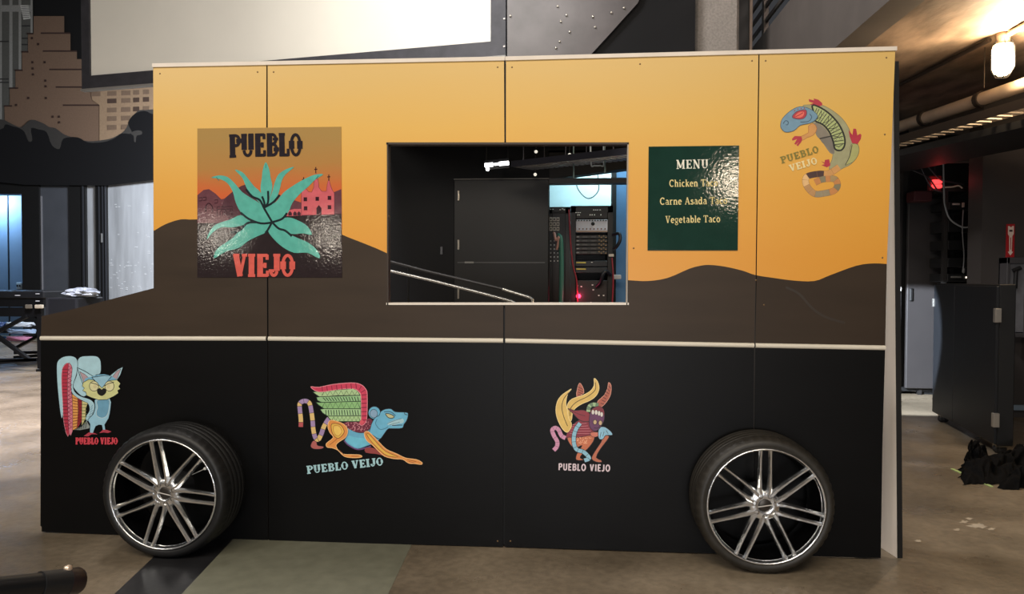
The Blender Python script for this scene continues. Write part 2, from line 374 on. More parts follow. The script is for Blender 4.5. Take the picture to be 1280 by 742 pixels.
for (cx, cy, rx, ry, sd) in ((1222, 657, 17, 5, 1), (1205, 652, 7, 2.5, 2), (1196, 662, 6, 2, 3), (1240, 661, 6, 2.5, 4), (1147, 676, 6, 2.2, 5), (1212, 648, 6, 2, 6)):
    rnd = random.Random(sd)
    mb.poly([up1(cx+rx*cos(2*pi*i/18)*rnd.uniform(.35, 1), cy+ry*sin(2*pi*i/18)*rnd.uniform(.35, 1)) for i in range(18)], M('old_white_paint', (176, 164, 146), .6, var=.15, vscale=30))
o = mb.build('paint_mark', floor); o['label'] = 'worn white paint flakes on the concrete'

DARKWALL = M('dark_wall_paint', (13, 14, 17), .6, var=.15, vscale=1.5, bump=.04, bscale=30, spec=.2)
PITCH = M('black_wall_paint', (12, 12, 13), .65)
def wallbox(x0, x1, y0, y1, z0, z1, m, mb=None):
    return (mb or MB()).box(((x0+x1)/2, (y0+y1)/2, (z0+z1)/2), (x1-x0, y1-y0, z1-z0), m)
# --- far left wall with the dock doors
YB = 11.5
X = lambda px, Y: P(px, 349, Y).x
Zb = P(95, 218, YB).z
mb = MB()
wallbox(-13, X(460, YB), YB, YB+.3, Zb, 8.5, PITCH, mb)
wallbox(X(28, YB), X(50, YB), YB, YB+.3, 0, Zb, PITCH, mb)
wallbox(X(88, YB), X(108, YB), YB, YB+.3, 0, Zb, PITCH, mb)
wallbox(X(120, YB), X(134, YB), YB, YB+.3, 0, Zb, PITCH, mb)
wallbox(X(330, YB), X(460, YB), YB, YB+.3, 0, Zb, PITCH, mb)
zt = P(14, 243, YB+.1).z
wallbox(-13, X(28, YB), YB, YB+.3, zt, Zb, PITCH, mb)
for px, q in ((104, 1.5), (124, 1), (128.5, 1.2), (132, .8)):
    wallbox(X(px-q/2, YB-.03), X(px+q/2, YB-.03), YB-.03, YB+.01, 0, Zb, M('jamb_steel', (70, 72, 78), .35, .6), mb)
wallbox(X(127, YB-.04), X(128.6, YB-.04), YB-.05, YB, P(0, 303, YB).z, P(0, 292, YB).z, M('latch_plate', (190, 190, 190), .3, .6), mb)
struct('wall_back', mb)
mb = MB()
wallbox(-13, X(29, YB+.8), YB+.8, YB+1.0, 0, zt+.3, M('blue_grey_wall', (96, 120, 150), .6, var=.12, vscale=1.2), mb)
wallbox(X(10, YB+.78), X(11, YB+.78), YB+.78, YB+.82, 0, zt+.3, M('seam_dark', (28, 36, 48), .6), mb)
o = struct('wall_beyond', mb)
sw = MB(); c = P(24, 357, YB+.78); sw.box(c, (.13, .03, .16), M('switch_box_grey', (150, 165, 180), .4), bev=.01); sw.box(c-Vector((.03, .02, 0)), (.03, .02, .05), BLK); sw.box(c-Vector((-.03, .02, 0)), (.03, .02, .05), BLK)
tag(sw.build('switch_box'), 'small pale switch box low on the blue lit wall at far left', 'switch box')
mb = MB(); wallbox(X(50, YB), X(88, YB), YB+.05, YB+.1, 0, Zb, M('slate_door', (74, 77, 84), .5, var=.15, vscale=1.5), mb)
wallbox(X(50.5, YB), X(52, YB), YB+.03, YB+.06, 0, P(0, 245, YB).z, M('door_edge_grey', (120, 120, 125), .4), mb)
a = P(69, 224, YB+.04); mb.ribbon([P(68, 229, YB+.045), P(70.5, 224, YB+.045), P(74, 228.5, YB+.045)], .02, PITCH)
struct('door_1', mb)
STEEL = M('brushed_steel', (196, 200, 206), .42, .35, var=.25, vscale=1.6, bump=.05, bscale=8, stretch=(3, 1, .35))
for i, (a, b_) in enumerate(((108, 120), (134, 330))):
    mb = MB(); wallbox(X(a, YB), X(b_, YB), YB+.06, YB+.1, 0, Zb, STEEL, mb)
    if i:
        rnd = random.Random(4)
        for k in range(46):
            q = P(rnd.uniform(136, 190), rnd.uniform(322, 362) if k > 12 else rnd.uniform(250, 330), YB+.055)
            mb.box(q, (rnd.uniform(.02, .07), .004, .012), M('scuff_white', (225, 228, 232), .5))
    struct('door_%d' % (i+2), mb)

# --- wall behind the truck (seen through the serving hatch), opening with the racks to its right
YM = 4.5
xo0, xo1 = X(686, YM), X(1000, YM)
mb = MB()
wallbox(X(330, YM), X(634, YM), YM, YM+.2, 0, 3.4, DARKWALL, mb)
wallbox(X(634, YM), xo0, YM, YM+.2, 0, 8.0, DARKWALL, mb)
wallbox(xo0, X(866, YM), YM, YM+.2, P(740, 190, YM).z, 8.0, DARKWALL, mb)
mb.slab([P(686, 223.5, YM), P(785, 210.5, YM), P(866, 200, YM), P(866, 188, YM), P(686, 188, YM)], (0, .2, 0), PITCH)
z0, z1 = P(740, 229.5, YM).z, P(740, 223, YM).z
wallbox(X(630, YM-.05), X(800, YM-.05), YM-.05, YM+.12, z0, z1, M('lintel_paint', (34, 36, 40), .5), mb)
struct('wall_mid', mb)
struct('ceiling_2', wallbox(X(420, 2.7), X(866, 4.4), 2.7, YM-.02, 2.95, 3.02, PITCH))
# upper dark wall above the hatch: paler sheet shaped as its diagonally lit part
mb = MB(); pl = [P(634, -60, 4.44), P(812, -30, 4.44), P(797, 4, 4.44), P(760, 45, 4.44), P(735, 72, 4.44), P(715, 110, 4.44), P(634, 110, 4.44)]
t = thing('lit_sheet', 'screwed dark wall sheet, shaped and coloured paler as its diagonally lit part, right of the projection screen', 'wall panel', (P(690, 110, 4.47).x, 4.47, P(690, 110, 4.47).z))
mb.slab(pl, (0, .05, 0), M('sheet_lit_grey', (82, 78, 80), .45, var=.25, vscale=3, bump=.05, bscale=12)); mb.build('panel', t)
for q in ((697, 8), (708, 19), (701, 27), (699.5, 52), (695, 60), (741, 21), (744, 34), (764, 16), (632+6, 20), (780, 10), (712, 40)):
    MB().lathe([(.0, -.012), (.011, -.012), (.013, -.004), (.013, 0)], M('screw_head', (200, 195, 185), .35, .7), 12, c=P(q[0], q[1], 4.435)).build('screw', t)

# room behind the opening with the racks
YR = 6.6
mb = MB(); wallbox(X(560, YR), X(980, YR), YR, YR+.2, 0, 4.5, M('pale_cyan_wall', (196, 226, 232), .6, var=.08), mb)
wallbox(X(560, YR), X(980, YR), YM+.2, YR, 3.45, 3.55, PITCH, mb); struct('wall_rack_room', mb)
xs = X(766, 5.55)
mb = MB(); wallbox(xs, X(860, 5.55), 5.55, 5.7, 0, 3.3, M('blue_wall', (92, 134, 176), .6, var=.12, vscale=3, bump=.05, bscale=30), mb)
wallbox(xs-.02, xs+.035, 5.5, 5.72, 0, 3.3, PITCH, mb)
struct('wall_rack_side', mb)

# --- stage-right: wall at the back, pier wall, ceiling slab, downstand beam
YS = 5.4
mb = MB(); wallbox(X(866, YS), X(1133, YS), YS, YS+.2, 0, 3.2, PITCH, mb); wallbox(X(1133, YS+.6), X(1500, YS+.6), YS+.6, YS+.8, 0, 3.2, PITCH, mb)
wallbox(X(1122, YS-.1), X(1127, YS-.1), YS-.1, YS, 0, 2.9, M('pipe_dark', (30, 28, 28), .5), mb)
struct('wall_right_back', mb)
YP = 3.9
mb = MB(); wallbox(X(1226, YP), X(1226, YP)+3, YP, YP+.25, 0, 3.2, M('brown_black_wall', (60, 55, 53), .6, var=.12, vscale=2, bump=.03, bscale=40), mb)
struct('wall_right', mb)
mb = MB(); wallbox(-13, 14, -8.8, -8.5, 0, 7, M('house_wall', (100, 106, 118), .7, var=.1), mb); struct('wall_front', mb)
CON = M('concrete_slab', (124, 106, 90), .7, var=.55, vscale=5.0, bump=1.0, bscale=6, stretch=(1, .45, 1))
XB = 1.5366+2.97-.45
ZS = 3.3
a = PX(1083, 57, XB); ZS = a.z
mb = MB(); wallbox(XB, XB+6, -5, 11, ZS, ZS+.25, CON, mb); struct('ceiling', mb)
zt2 = PX(965, 60, XB).z
mb = MB(); wallbox(XB-.25, XB, -5, 9, ZS-.004, zt2, M('beam_grey', (98, 92, 88), .6, var=.1, vscale=3, bump=.05), mb); struct('trim_1', mb)
# concrete column
mb = MB(); xa, xb = X(866, 4.6), X(921, 4.6)
mb.box(((xa+xb)/2, 4.6+(xb-xa)/2, 4), (xb-xa, xb-xa, 8), M('column_concrete', (138, 132, 126), .8, var=.2, vscale=40, bump=.3, bscale=60), bev=.03); struct('trim_2', mb)

# ================================================================== MURAL (upper left) AND PROJECTION SCREEN
YMU = YB-.02
mu = thing('city_mural', 'painted city skyline with brown stepped tower above black tree line, high on the back wall', 'mural', (P(90, 218, YMU).x, YMU, Zb+.1))
class Mural(Art):
    def pt(s, q, k=None): return P(s.o[0]+q[0]/s.o[2], s.o[1]+q[1]/s.o[2], s.y0-.0006*(s.k if k is None else k))
    def w(s, px): return px/s.o[2]/60.0
A = Mural(0, 0, 3.09, YMU)
BR, BRD, GY, GYL, TAN = (120, 98, 82), (62, 46, 42), (92, 92, 88), (150, 150, 146), (152, 128, 104)
A.fill([(-130, -120), (125, -120), (128, 130), (108, 215), (60, 360), (20, 480), (-130, 500)], GY, sm=False)
A.fill([(-130, 20), (38, 20), (125, 20), (125, 45), (-130, 45)], GYL, sm=False)
for x0, x1, y1 in ((36, 48, 340), (72, 82, 270), (118, 126, 128), (0, 7, 460)): A.fill([(x0, -60), (x1, -60), (x1, y1), (x0, y1)], GYL, sm=False)
A.fill([(78, 20), (110, 20), (118, 72), (90, 76)], (205, 205, 200), sm=False)
for k in range(7): A.line([(82, 26+k*7), (114, 24+k*7)], 2, (60, 60, 60), sm=False)
for (x0, x1, y) in ((0, 34, 160), (0, 34, 305), (0, 34, 318), (84, 116, 100), (84, 108, 148), (84, 108, 172)): A.line([(x0, y), (x1, y)], 5, (55, 55, 54), sm=False)
A.cut('grey_tower', mu)
A.fill([(130, 62), (248, 62), (248, 125), (272, 125), (272, 195), (297, 195), (297, 228), (330, 228), (330, 345), (355, 345), (355, 385), (384, 405), (384, 570), (20, 570), (17, 410), (38, 408), (38, 340), (60, 340), (60, 270), (85, 270), (85, 200), (108, 200), (108, 130), (130, 130)], BR, sm=False)
for (x0, x1, y) in ((157, 272, 128), (165, 297, 197), (190, 316, 268), (215, 330, 336), (243, 384, 406), (104, 130, 130), (82, 110, 200), (57, 88, 271), (36, 70, 340), (15, 47, 409)): A.line([(x0, y), (x1, y)], 6, BRD, sm=False)
for (x, y) in ((123, 147), (147, 170), (125, 240), (172, 240), (126, 264), (127, 287), (175, 311), (176, 333), (109, 378), (177, 378), (62, 405), (203, 450), (227, 450), (228, 472)): A.fill([(x-4, y-4), (x+4, y-4), (x+5, y+4), (x-4, y+5)], BRD, sm=False)
A.cut('stepped_tower', mu)
A.fill([(350, 300), (640, 300), (640, 560), (384, 560), (384, 405), (355, 385)], TAN, sm=False)
for r, y in enumerate((363, 392, 427, 460, 494)):
    for c_, x in enumerate((370, 432, 486, 526, 564)):
        if x > 380 or y < 380:
            dk = (x, y) in ((432, 392), (526, 392), (564, 392), (526, 427))
            A.fill([(x-18 if x < 500 else x-12, y-9-(c_*2)), (x+18 if x < 500 else x+12, y-10-(c_*2)), (x+18 if x < 500 else x+12, y+8-(c_*2)), (x-18 if x < 500 else x-12, y+9-(c_*2))], (78, 62, 54) if dk else (118, 98, 82), sm=False)
A.cut('apartment_block', mu)
A.fill([(-130, 470), (0, 462), (30, 470), (60, 485), (85, 490), (120, 462), (165, 475), (190, 490), (215, 495), (250, 520), (300, 535), (340, 545), (400, 540), (440, 530), (480, 505), (500, 470), (530, 430), (560, 425), (640, 440), (640, 620), (-130, 620)], (66, 64, 62), n=3)
A.fill([(-130, 500), (0, 500), (20, 480), (50, 488), (75, 495), (95, 510), (110, 545), (125, 540), (120, 495), (150, 500), (180, 510), (200, 560), (230, 575), (245, 535), (300, 530), (340, 550), (400, 548), (440, 535), (470, 515), (510, 515), (495, 475), (520, 440), (560, 428), (590, 440), (640, 430), (640, 690), (-130, 690)], (24, 24, 26), n=3)
A.fill([(505, 515), (520, 505), (545, 505), (548, 518), (528, 525), (524, 548), (518, 545), (516, 525)], (66, 64, 62))
A.cut('tree_line', mu)

Y1 = 6.9; zsc = P(105, 112, Y1).z
lo, hi = 3.0, 6.9
for _ in range(40):
    md = (lo+hi)/2
    if P(633, 70, md).z > zsc: hi = md
    else: lo = md
BL_, BR_ = P(105, 112, Y1), P(633, 70, md)
ex = (BR_-BL_); wd_ = Vector((ex.x, ex.y, 0)).length; ex = Vector((ex.x, ex.y, 0)).normalized(); ey = Vector((-ex.y, ex.x, 0)); ez = Vector((0, 0, 1))
sc = thing('projection_screen', 'large white projection screen in a dark grey frame hanging at upper left', 'screen', tuple(BL_+ex*wd_/2))
def sbox(u0, u1, z0, z1, d0, d1, m, mb):
    r = Matrix((ex, ey, ez)).transposed(); c = BL_+ex*((u0+u1)/2)+ez*((z0+z1)/2)+ey*((d0+d1)/2)
    return mb.box(c, (u1-u0, d1-d0, z1-z0), m, rot=r)
fr = .2; HS = 3.4; fm = M('screen_frame_fabric', (66, 66, 72), .6, var=.2, vscale=6, bump=.2, bscale=20)
for u0, u1, z0, z1 in ((0, wd_, 0, fr*.95), (0, wd_, HS-fr, HS), (0, fr*.75, fr*.95, HS-fr), (wd_-fr, wd_, fr*.95, HS-fr)):
    sbox(u0, u1, z0, z1, -.04, .05, fm, MB()).build('frame', sc)
mb = MB(); sbox(fr*.7, wd_-fr*.95, fr*.9, HS-fr*.9, -.01, .01, M('screen_cloth', (238, 234, 222), .8, var=.03, vscale=1, emit=.1), mb).build('cloth', sc)  # faint emission in the cloth stands in for projected light
mb = MB()
for k in range(9): sbox(wd_-.03, wd_-.005, .1+k*.35, .12+k*.35, -.05, -.035, M('snap_white', (210, 205, 200), .4), MB()).build('snap', sc)
mb = MB(); sbox(-.02, wd_, -.03, .0, -.045, .04, M('screen_bottom_edge', (150, 148, 144), .5), mb); mb.build('bottom_bar', sc)
for k in (.12, .88):
    p0 = BL_+ex*wd_*k+ez*(HS); MB().tube([p0, p0+ez*1.2], .01, BLK, 6).build('hanging_cable', sc)

# ================================================================== THE FOOD TRUCK FLAT
TX = 1.35
truck = thing('food_truck_flat', 'plywood stage flat painted as a food truck, orange sky over brown hills and black body', 'stage flat', (TX, 0, 0))
TH = .018
hillL = [(40, 400), (193, 288), (207, 280), (226, 274), (246, 274), (300, 268), (360, 268), (400, 278), (427.5, 293), (455, 304), (481, 315), (520, 335), (560, 346)]
hillL = [(193, 288)]+smooth(hillL[1:], False, 3)[1:]
hillR = smooth([(740, 347), (785.5, 350), (810, 351), (835, 347), (862, 335.5), (878, 331.5), (889, 331), (906, 333), (928, 338), (944, 343.5), (966, 347), (993, 350.5), (1018, 351), (1037, 344), (1070, 332), (1092, 329), (1112, 330)], False, 3)
def yline(line, x):
    for a, b in zip(line, line[1:]):
        if a[0] <= x <= b[0]: return a[1]+(b[1]-a[1])*(x-a[0])/(b[0]-a[0])
    return line[0][1] if x < line[0][0] else line[-1][1]
def cut_line(line, xa, xb):
    return [(xa, yline(line, xa))]+[q for q in line if xa < q[0] < xb]+[(xb, yline(line, xb))]
def lerp_line(a, b): return lambda x: a[1]+(b[1]-a[1])*(x-a[0])/(b[0]-a[0])
topy = lambda x: yline([(150, 85), (191, 84), (631, 75.5), (949, 67), (1119, 63), (1200, 61)], x)
boty = lambda x: yline([(0, 662), (52, 664), (335, 675.5), (630, 683), (941, 693), (1101, 697), (1200, 700)], x)
midy = lambda x: yline([(0, 422), (51, 422.5), (333, 423), (629, 425.5), (942, 431.5), (1107, 434.5), (1200, 437)], x)
WL, WR, WT, WB = 484, 785, 178.5, 381
class Panel:
    def __init__(s): s.mb = MB()
    def zone(s, px, m): s.mb.poly([P(x, y, 0) for x, y in px], m); return s
    def body(s, px): 
        fr_ = [P(x, y, .0006) for x, y in px]; s.mb.slab(fr_, (0, TH, 0), M('panel_edge', (24, 20, 16), .6), M('panel_edge')); return s
def sky_hill_black(x0, x1, hill, xt0=None, xt1=None, xb0=None, xb1=None): pass
HL = cut_line(hillL, 193, 332.5)
# hood + cab panel
p = Panel()
hood = smooth([(52, 395), (94, 385.5), (134, 375), (165, 367), (192, 360)], False, 3)
p.body([(191.5, topy(191))]+[(333, topy(333)), (335, boty(335)), (52, 664), (52, 658), (50.5, 657), (51, 424)]+hood)
p.zone([(191.5, topy(191)), (333, topy(333))]+HL[::-1]+[(192, 288)], SKY)
p.zone(HL+[(334, midy(334)), (51, midy(51))]+hood+[(192, 288)], HILL)
p.zone([(51, midy(51)), (334, midy(334)), (335, boty(335)), (52, 664), (52, 658), (50.5, 657)], BLACKP)
o = p.mb.build('plywood_panel', truck); o['label'] = 'cab panel with the sloping bonnet'
# serving hatch panels
H2 = cut_line(hillL, 335, WL)
p = Panel()
out = [(334.5, topy(334)), (630, topy(630)), (630.5, WT), (WL, WT), (WL, WB), (629, WB), (628.8, boty(629)), (336.3, boty(336))]
p.body(out)
p.zone([(334.5, topy(334)), (630, topy(630)), (630.5, WT), (WL, WT)]+H2[::-1], SKY)
p.zone(H2+[(WL, WB), (629, WB), (629, midy(629)), (335.7, midy(335))], HILL)
p.zone([(335.7, midy(335)), (629, midy(629)), (628.8, boty(629)), (336.3, boty(336))], BLACKP)
p.mb.build('plywood_panel', truck)['label'] = 'panel left of the hatch seam'
H3 = cut_line(hillR, WR, 944.5)
p = Panel()
p.body([(632.5, topy(632)), (948, topy(948)), (941, boty(941)), (630.8, boty(631)), (631.5, WB), (WR, WB), (WR, WT), (632.5, WT)])
p.zone([(632.5, topy(632)), (948, topy(948))]+H3[::-1]+[(WR, WT), (632.5, WT)], SKY)
p.zone(H3+[(942.7, midy(942)), (631, midy(631)), (631.5, WB), (WR, WB)], HILL)
p.zone([(631, midy(631)), (942.7, midy(942)), (941, boty(941)), (630.8, boty(631))], BLACKP)
p.mb.build('plywood_panel', truck)['label'] = 'panel right of the hatch seam'
H4 = cut_line(hillR, 945.8, 1108.5)
p = Panel(); redge = [(1119, 63), (1113.8, 200), (1108.5, 330), (1106.5, 434), (1103, 560), (1101, 697)]
p.body([(949.5, topy(949)), redge[0], redge[1], redge[2], redge[3], redge[4], redge[5], (942.2, boty(942))])
p.zone([(949.5, topy(949)), redge[0], redge[1], (1108.5, H4[-1][1])]+H4[::-1][1:], SKY)
p.zone(H4+[redge[3], (944, midy(943))], HILL2)
p.zone([(944, midy(943)), redge[3], redge[4], redge[5], (942.2, boty(942))], BLACKP)
p.mb.build('plywood_panel', truck)['label'] = 'narrow tail panel'
# hill shadow strokes painted on the tail panel, screws
A = Art(780, 300, 3.657)
A.line([(740, 215), (800, 245), (860, 310), (920, 350), (1010, 378)], [10]*17, (46, 37, 29)); A.cut('brush_stroke', truck)
for q in ((200, 92), (322, 90), (342, 90), (622, 84), (640, 84), (800, 80), (940, 76), (957, 76), (1108, 72), (1106, 168), (945, 350), (955, 381), (1103, 322), (338, 420), (622, 676), (638, 676), (486, 270), (792, 310)):
    MB().lathe([(0, -.0012), (.0035, -.0012), (.0045, 0)], M('screw_dull', (120, 96, 66), .4, .5), 10, c=P(*q, 0)).build('screw', truck)
# cap strips along the top
for x0, x1 in ((190.5, 631), (631.6, 1121)):
    a, b = P(x0, topy(x0)-2.3, -.004), P(x1, topy(x1)-2.3, -.004)
    MB().bar(a+Vector((0, .022, 0)), b+Vector((0, .022, 0)), .052, .019, WHITEW).build('top_cap', truck)
# half-round rail between the hills and the black body
for x0, x1 in ((51, 332.8), (335.5, 629), (631.8, 942.5), (944.3, 1106.6)):
    a, b = P(x0, midy(x0), -.001), P(x1, midy(x1), -.001); mb = MB(); n = 8; h = .0115
    prof = [(-.009*sin(pi*i/n), h*cos(pi*i/n)) for i in range(n+1)]
    vs = [a+Vector((0, u, v)) for u, v in prof]+[b+Vector((0, u, v)) for u, v in prof]
    mb.add(vs, [[i, i+1, i+n+2, i+n+1] for i in range(n)], CREAM, True); mb.add(vs[:n+1], [list(range(n+1))], CREAM); mb.add(vs[n+1:], [list(range(n+1))], CREAM)
    mb.build('trim_rail', truck)
# hatch lining: four thin strips, lit and shaded sides put into their colours
a, b, c, d = P(WL, WT, 0), P(WR, WT, 0), P(WR, WB, 0), P(WL, WB, 0)
def strip(p0, p1, w_, dep, m, name, y=-.004):
    mb = MB(); mb.bar(p0+Vector((0, y+dep/2, 0)), p1+Vector((0, y+dep/2, 0)), dep, w_, m) ; return mb.build(name, truck)
hs = .006
strip(d+Vector((-.004, 0, hs)), c+Vector((.004, 0, hs)), .011, .05, M('sill_lit', (225, 216, 204), .4), 'hatch_sill')
strip(a+Vector((-.004, 0, -hs*.5)), b+Vector((.004, 0, -hs*.5)), .010, .05, M('lining_shaded', (52, 40, 30), .5), 'hatch_head')
for q0, q1, m in ((a, d, M('lining_shaded')), (b, c, M('lining_lit', (170, 160, 146), .5))):
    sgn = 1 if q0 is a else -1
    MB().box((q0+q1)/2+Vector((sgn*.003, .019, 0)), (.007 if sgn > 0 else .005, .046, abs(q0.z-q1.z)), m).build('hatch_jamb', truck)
# timber frame behind
for xx, zt_ in ((P(60, 500).x, 1.02), (P(334, 400).x, 2.42), (P(470, 400).x, 2.42), (P(800, 400).x, 2.42), (P(946, 400).x, 2.42), (P(1085, 400).x, 2.42), (P(204, 300).x, 2.42)):
    MB().box((xx, TH+.022, zt_/2+.01), (.09, .040, zt_-.02), BLK).build('stud', truck)
for z0_, z1_ in ((.01, P(630, WB).z-.02), (P(630, WT).z+.02, 2.42)):
    MB().box((P(630, 400).x, TH+.022, (z0_+z1_)/2), (.09, .040, z1_-z0_), BLK).build('stud', truck)
for x0, x1, z in ((P(60, 500).x, P(1085, 400).x, .05), (P(60, 500).x, P(1085, 400).x, .95), (P(204, 300).x, P(1085, 400).x, 2.39)):
    MB().box(((x0+x1)/2, TH+.062, z), (x1-x0, .036, .08), RAW).build('frame_rail', truck)
for px in (334, 946):
    xx = P(px, 400).x; mb = MB(); mb.bar((xx, TH+.08, 1.9), (xx, 1.15, .03), .04, .07, RAW); mb.bar((xx, TH+.08, .03), (xx, 1.2, .03), .04, .06, RAW); mb.build('brace', truck)
# white end board splayed behind the right edge
q0, q1 = F(1121.5, 697.5), F(1098, 682.5); tz = 2.40
q0 = Vector((q0.x, max(q0.y, .03), 0)); dv = (q1-q0).normalized(); nv = Vector((-dv.y, dv.x, 0));  nv = nv if nv.y > 0 else -nv
mb = MB(); base = [q0, q1, q1+nv*.02, q0+nv*.02+Vector((.007, 0, 0))]
sh = Vector((-.012, 0, 0))
tp = P(1116.5, 84, q0.y); sh = Vector((tp.x-q0.x, 0, 0))
vs = [q+Vector((0, 0, .001)) for q in base]+[q+sh+Vector((0, 0, tz)) for q in base]
mb.add(vs, [[0, 1, 5, 4], [3, 2, 1, 0], [4, 5, 6, 7], [1, 2, 6, 5], [2, 3, 7, 6]], WHITEW); mb.add([vs[3], vs[0], vs[4], vs[7]], [[0, 1, 2, 3]], BLK)  # outer edge face coloured black for the shade on it
mb.build('end_board', truck)['label'] = 'white timber end board'

# ---- poster
A = Art(235, 150, 3.62, -.003)
mb = MB(); cs = [(42, 38), (693, 30), (697, 712), (42, 712)]
POST = grad('poster_print', [(0, (60, 48, 50)), (.36, (70, 54, 56)), (.40, (196, 84, 70)), (.62, (206, 104, 62)), (.8, (178, 132, 76)), (1, (170, 138, 84))], P(300, 346).z, P(300, 160).z, .07, bump=.05, bscale=80, ramp_noise=.12)
mb.slab([A.pt(q, 0) for q in cs], (0, .0028, 0), POST); poster = mb.build('poster', truck); poster['label'] = 'glossy square poster of an agave at sunset'
def gloss(rgb): # poster inks share the same glossy buckled surface
    return M('ink_%02x%02x%02x' % rgb, rgb, .07, var=.10, vscale=30, bump=.05, bscale=80)
_paint = paint; paint = gloss
A.fill([(42, 340), (70, 316), (95, 312), (125, 333), (150, 358), (165, 355), (200, 325), (240, 298), (265, 290), (285, 305), (330, 360), (400, 420), (450, 395), (480, 362), (510, 372), (560, 380), (650, 330), (694, 312), (696, 470), (42, 470)], (104, 66, 74), sm=False)
A.fill([(165, 355), (200, 325), (240, 298), (265, 290), (285, 305), (300, 470), (200, 470), (150, 400)], (84, 56, 64), sm=False)
A.fill([(42, 466), (150, 466), (300, 470), (430, 436), (694, 424), (697, 712), (42, 712)], (46, 38, 40), sm=False)
dk = (58, 34, 42)
A.line([(82, 415), (80, 392), (94, 376), (110, 392), (110, 416)], 5, dk); A.line([(132, 432), (132, 392), (202, 390), (202, 430)], 4, dk, sm=False); A.line([(132, 404), (202, 402)], 4, dk, sm=False)
for x in (145, 165, 185): A.line([(x, 430), (x, 416), (x+6, 408), (x+12, 416), (x+12, 430)], 4, dk, sm=False)
for (x, y) in ((50, 352), (68, 350), (120, 362)): A.line([(x, y), (x+14, y-2), (x+14, y+12), (x, y+14)], 4, dk, sm=False)
A.cut('hill_scene', poster)
pk = (204, 100, 108)
A.fill([(445, 434), (447, 410), (480, 402), (513, 402), (515, 432)], pk, sm=False)
for x in (462, 484, 502): A.fill([(x-8, 432), (x-8, 420), (x, 412), (x+8, 420), (x+8, 432)], (70, 46, 56), sm=False)
A.fill([(513, 430), (513, 330), (517, 312), (521, 290), (525, 272), (530, 292), (535, 312), (546, 324), (560, 326), (569, 304), (569, 286), (575, 262), (580, 238), (586, 262), (591, 286), (592, 304), (605, 322), (626, 322), (630, 292), (637, 262), (644, 292), (652, 315), (662, 330), (662, 427)], pk, (120, 60, 70), 2, sm=False)
for (x, y) in ((531, 358), (585, 356), (640, 352), (532, 399), (640, 394)): A.fill([(x-8, y-9), (x+8, y-9), (x+8, y+9), (x-8, y+9)], dk, sm=False)
A.fill([(581, 428), (581, 398), (592, 384), (604, 398), (604, 427)], dk, sm=False)
for (x, y) in ((578, 212), (523, 258), (637, 246)): A.line([(x, y), (x, y+28)], 4, dk, sm=False); A.line([(x-7, y+11), (x+7, y+10)], 4, dk, sm=False)
A.cut('church', poster)
TE, TO = (92, 176, 162), (36, 46, 50)
lv = [[(480, 212), (445, 222), (410, 245), (393, 280), (382, 320), (365, 365), (352, 392), (400, 350), (416, 310), (424, 275), (442, 245)],
      [(212, 225), (245, 235), (270, 262), (300, 300), (325, 322), (345, 360), (348, 394), (312, 362), (282, 335), (262, 300), (245, 260)],
      [(352, 190), (368, 225), (374, 260), (382, 300), (375, 335), (360, 375), (349, 394), (338, 360), (328, 310), (334, 260), (338, 225)],
      [(612, 245), (570, 248), (520, 270), (470, 300), (430, 330), (395, 372), (345, 400), (378, 460), (425, 445), (455, 415), (472, 375), (505, 335), (545, 300), (575, 270)],
      [(105, 260), (140, 250), (180, 258), (215, 290), (245, 325), (290, 355), (330, 380), (352, 410), (382, 462), (330, 467), (275, 445), (238, 415), (215, 370), (203, 325), (178, 285), (142, 266)],
      [(85, 540), (100, 500), (130, 470), (190, 450), (240, 430), (285, 460), (250, 475), (200, 485), (150, 485), (110, 510)],
      [(560, 518), (540, 480), (500, 455), (450, 440), (385, 460), (430, 495), (470, 515), (520, 512)],
      [(118, 625), (130, 585), (170, 555), (205, 530), (250, 482), (300, 464), (372, 464), (355, 505), (310, 527), (270, 548), (230, 578), (170, 595)],
      [(595, 625), (585, 590), (545, 555), (500, 535), (450, 510), (405, 470), (373, 464), (362, 500), (390, 540), (430, 575), (480, 600), (540, 600)]]
for l in lv: A.fill(l, TE, n=3)
for l in (((262, 312), (290, 345), (325, 362), (345, 400), (380, 460)), ((238, 418), (275, 447), (330, 467), (382, 463)), ((345, 395), (362, 372), (362, 320)), ((335, 345), (345, 372), (347, 395)), ((345, 395), (385, 372), (415, 338)), ((380, 462), (425, 447), (448, 420)), ((380, 462), (362, 495), (350, 510)), ((382, 463), (410, 490), (440, 500), (470, 525)), ((310, 462), (268, 466), (232, 500), (190, 508))):
    A.line(list(l), 10, TO)
for i, q in enumerate(((352, 200), (128, 258), (590, 252))): A.line([q, (q[0]+(0, 12, -12)[i], q[1]+16)], 3, (60, 120, 112), sm=False)
rnd = random.Random(2)
A.cut('agave', poster)
A.text('PUEBLO', (186, 168), (516, 162), 100, (44, 40, 46), T=.26, t=.14, bow=.03, gap=.02); A.cut('lettering', poster)
A.text('VIEJO', (204, 706), (482, 706), 98, (214, 98, 88), T=.28, t=.15, gap=.03); A.cut('lettering', poster)
paint = _paint

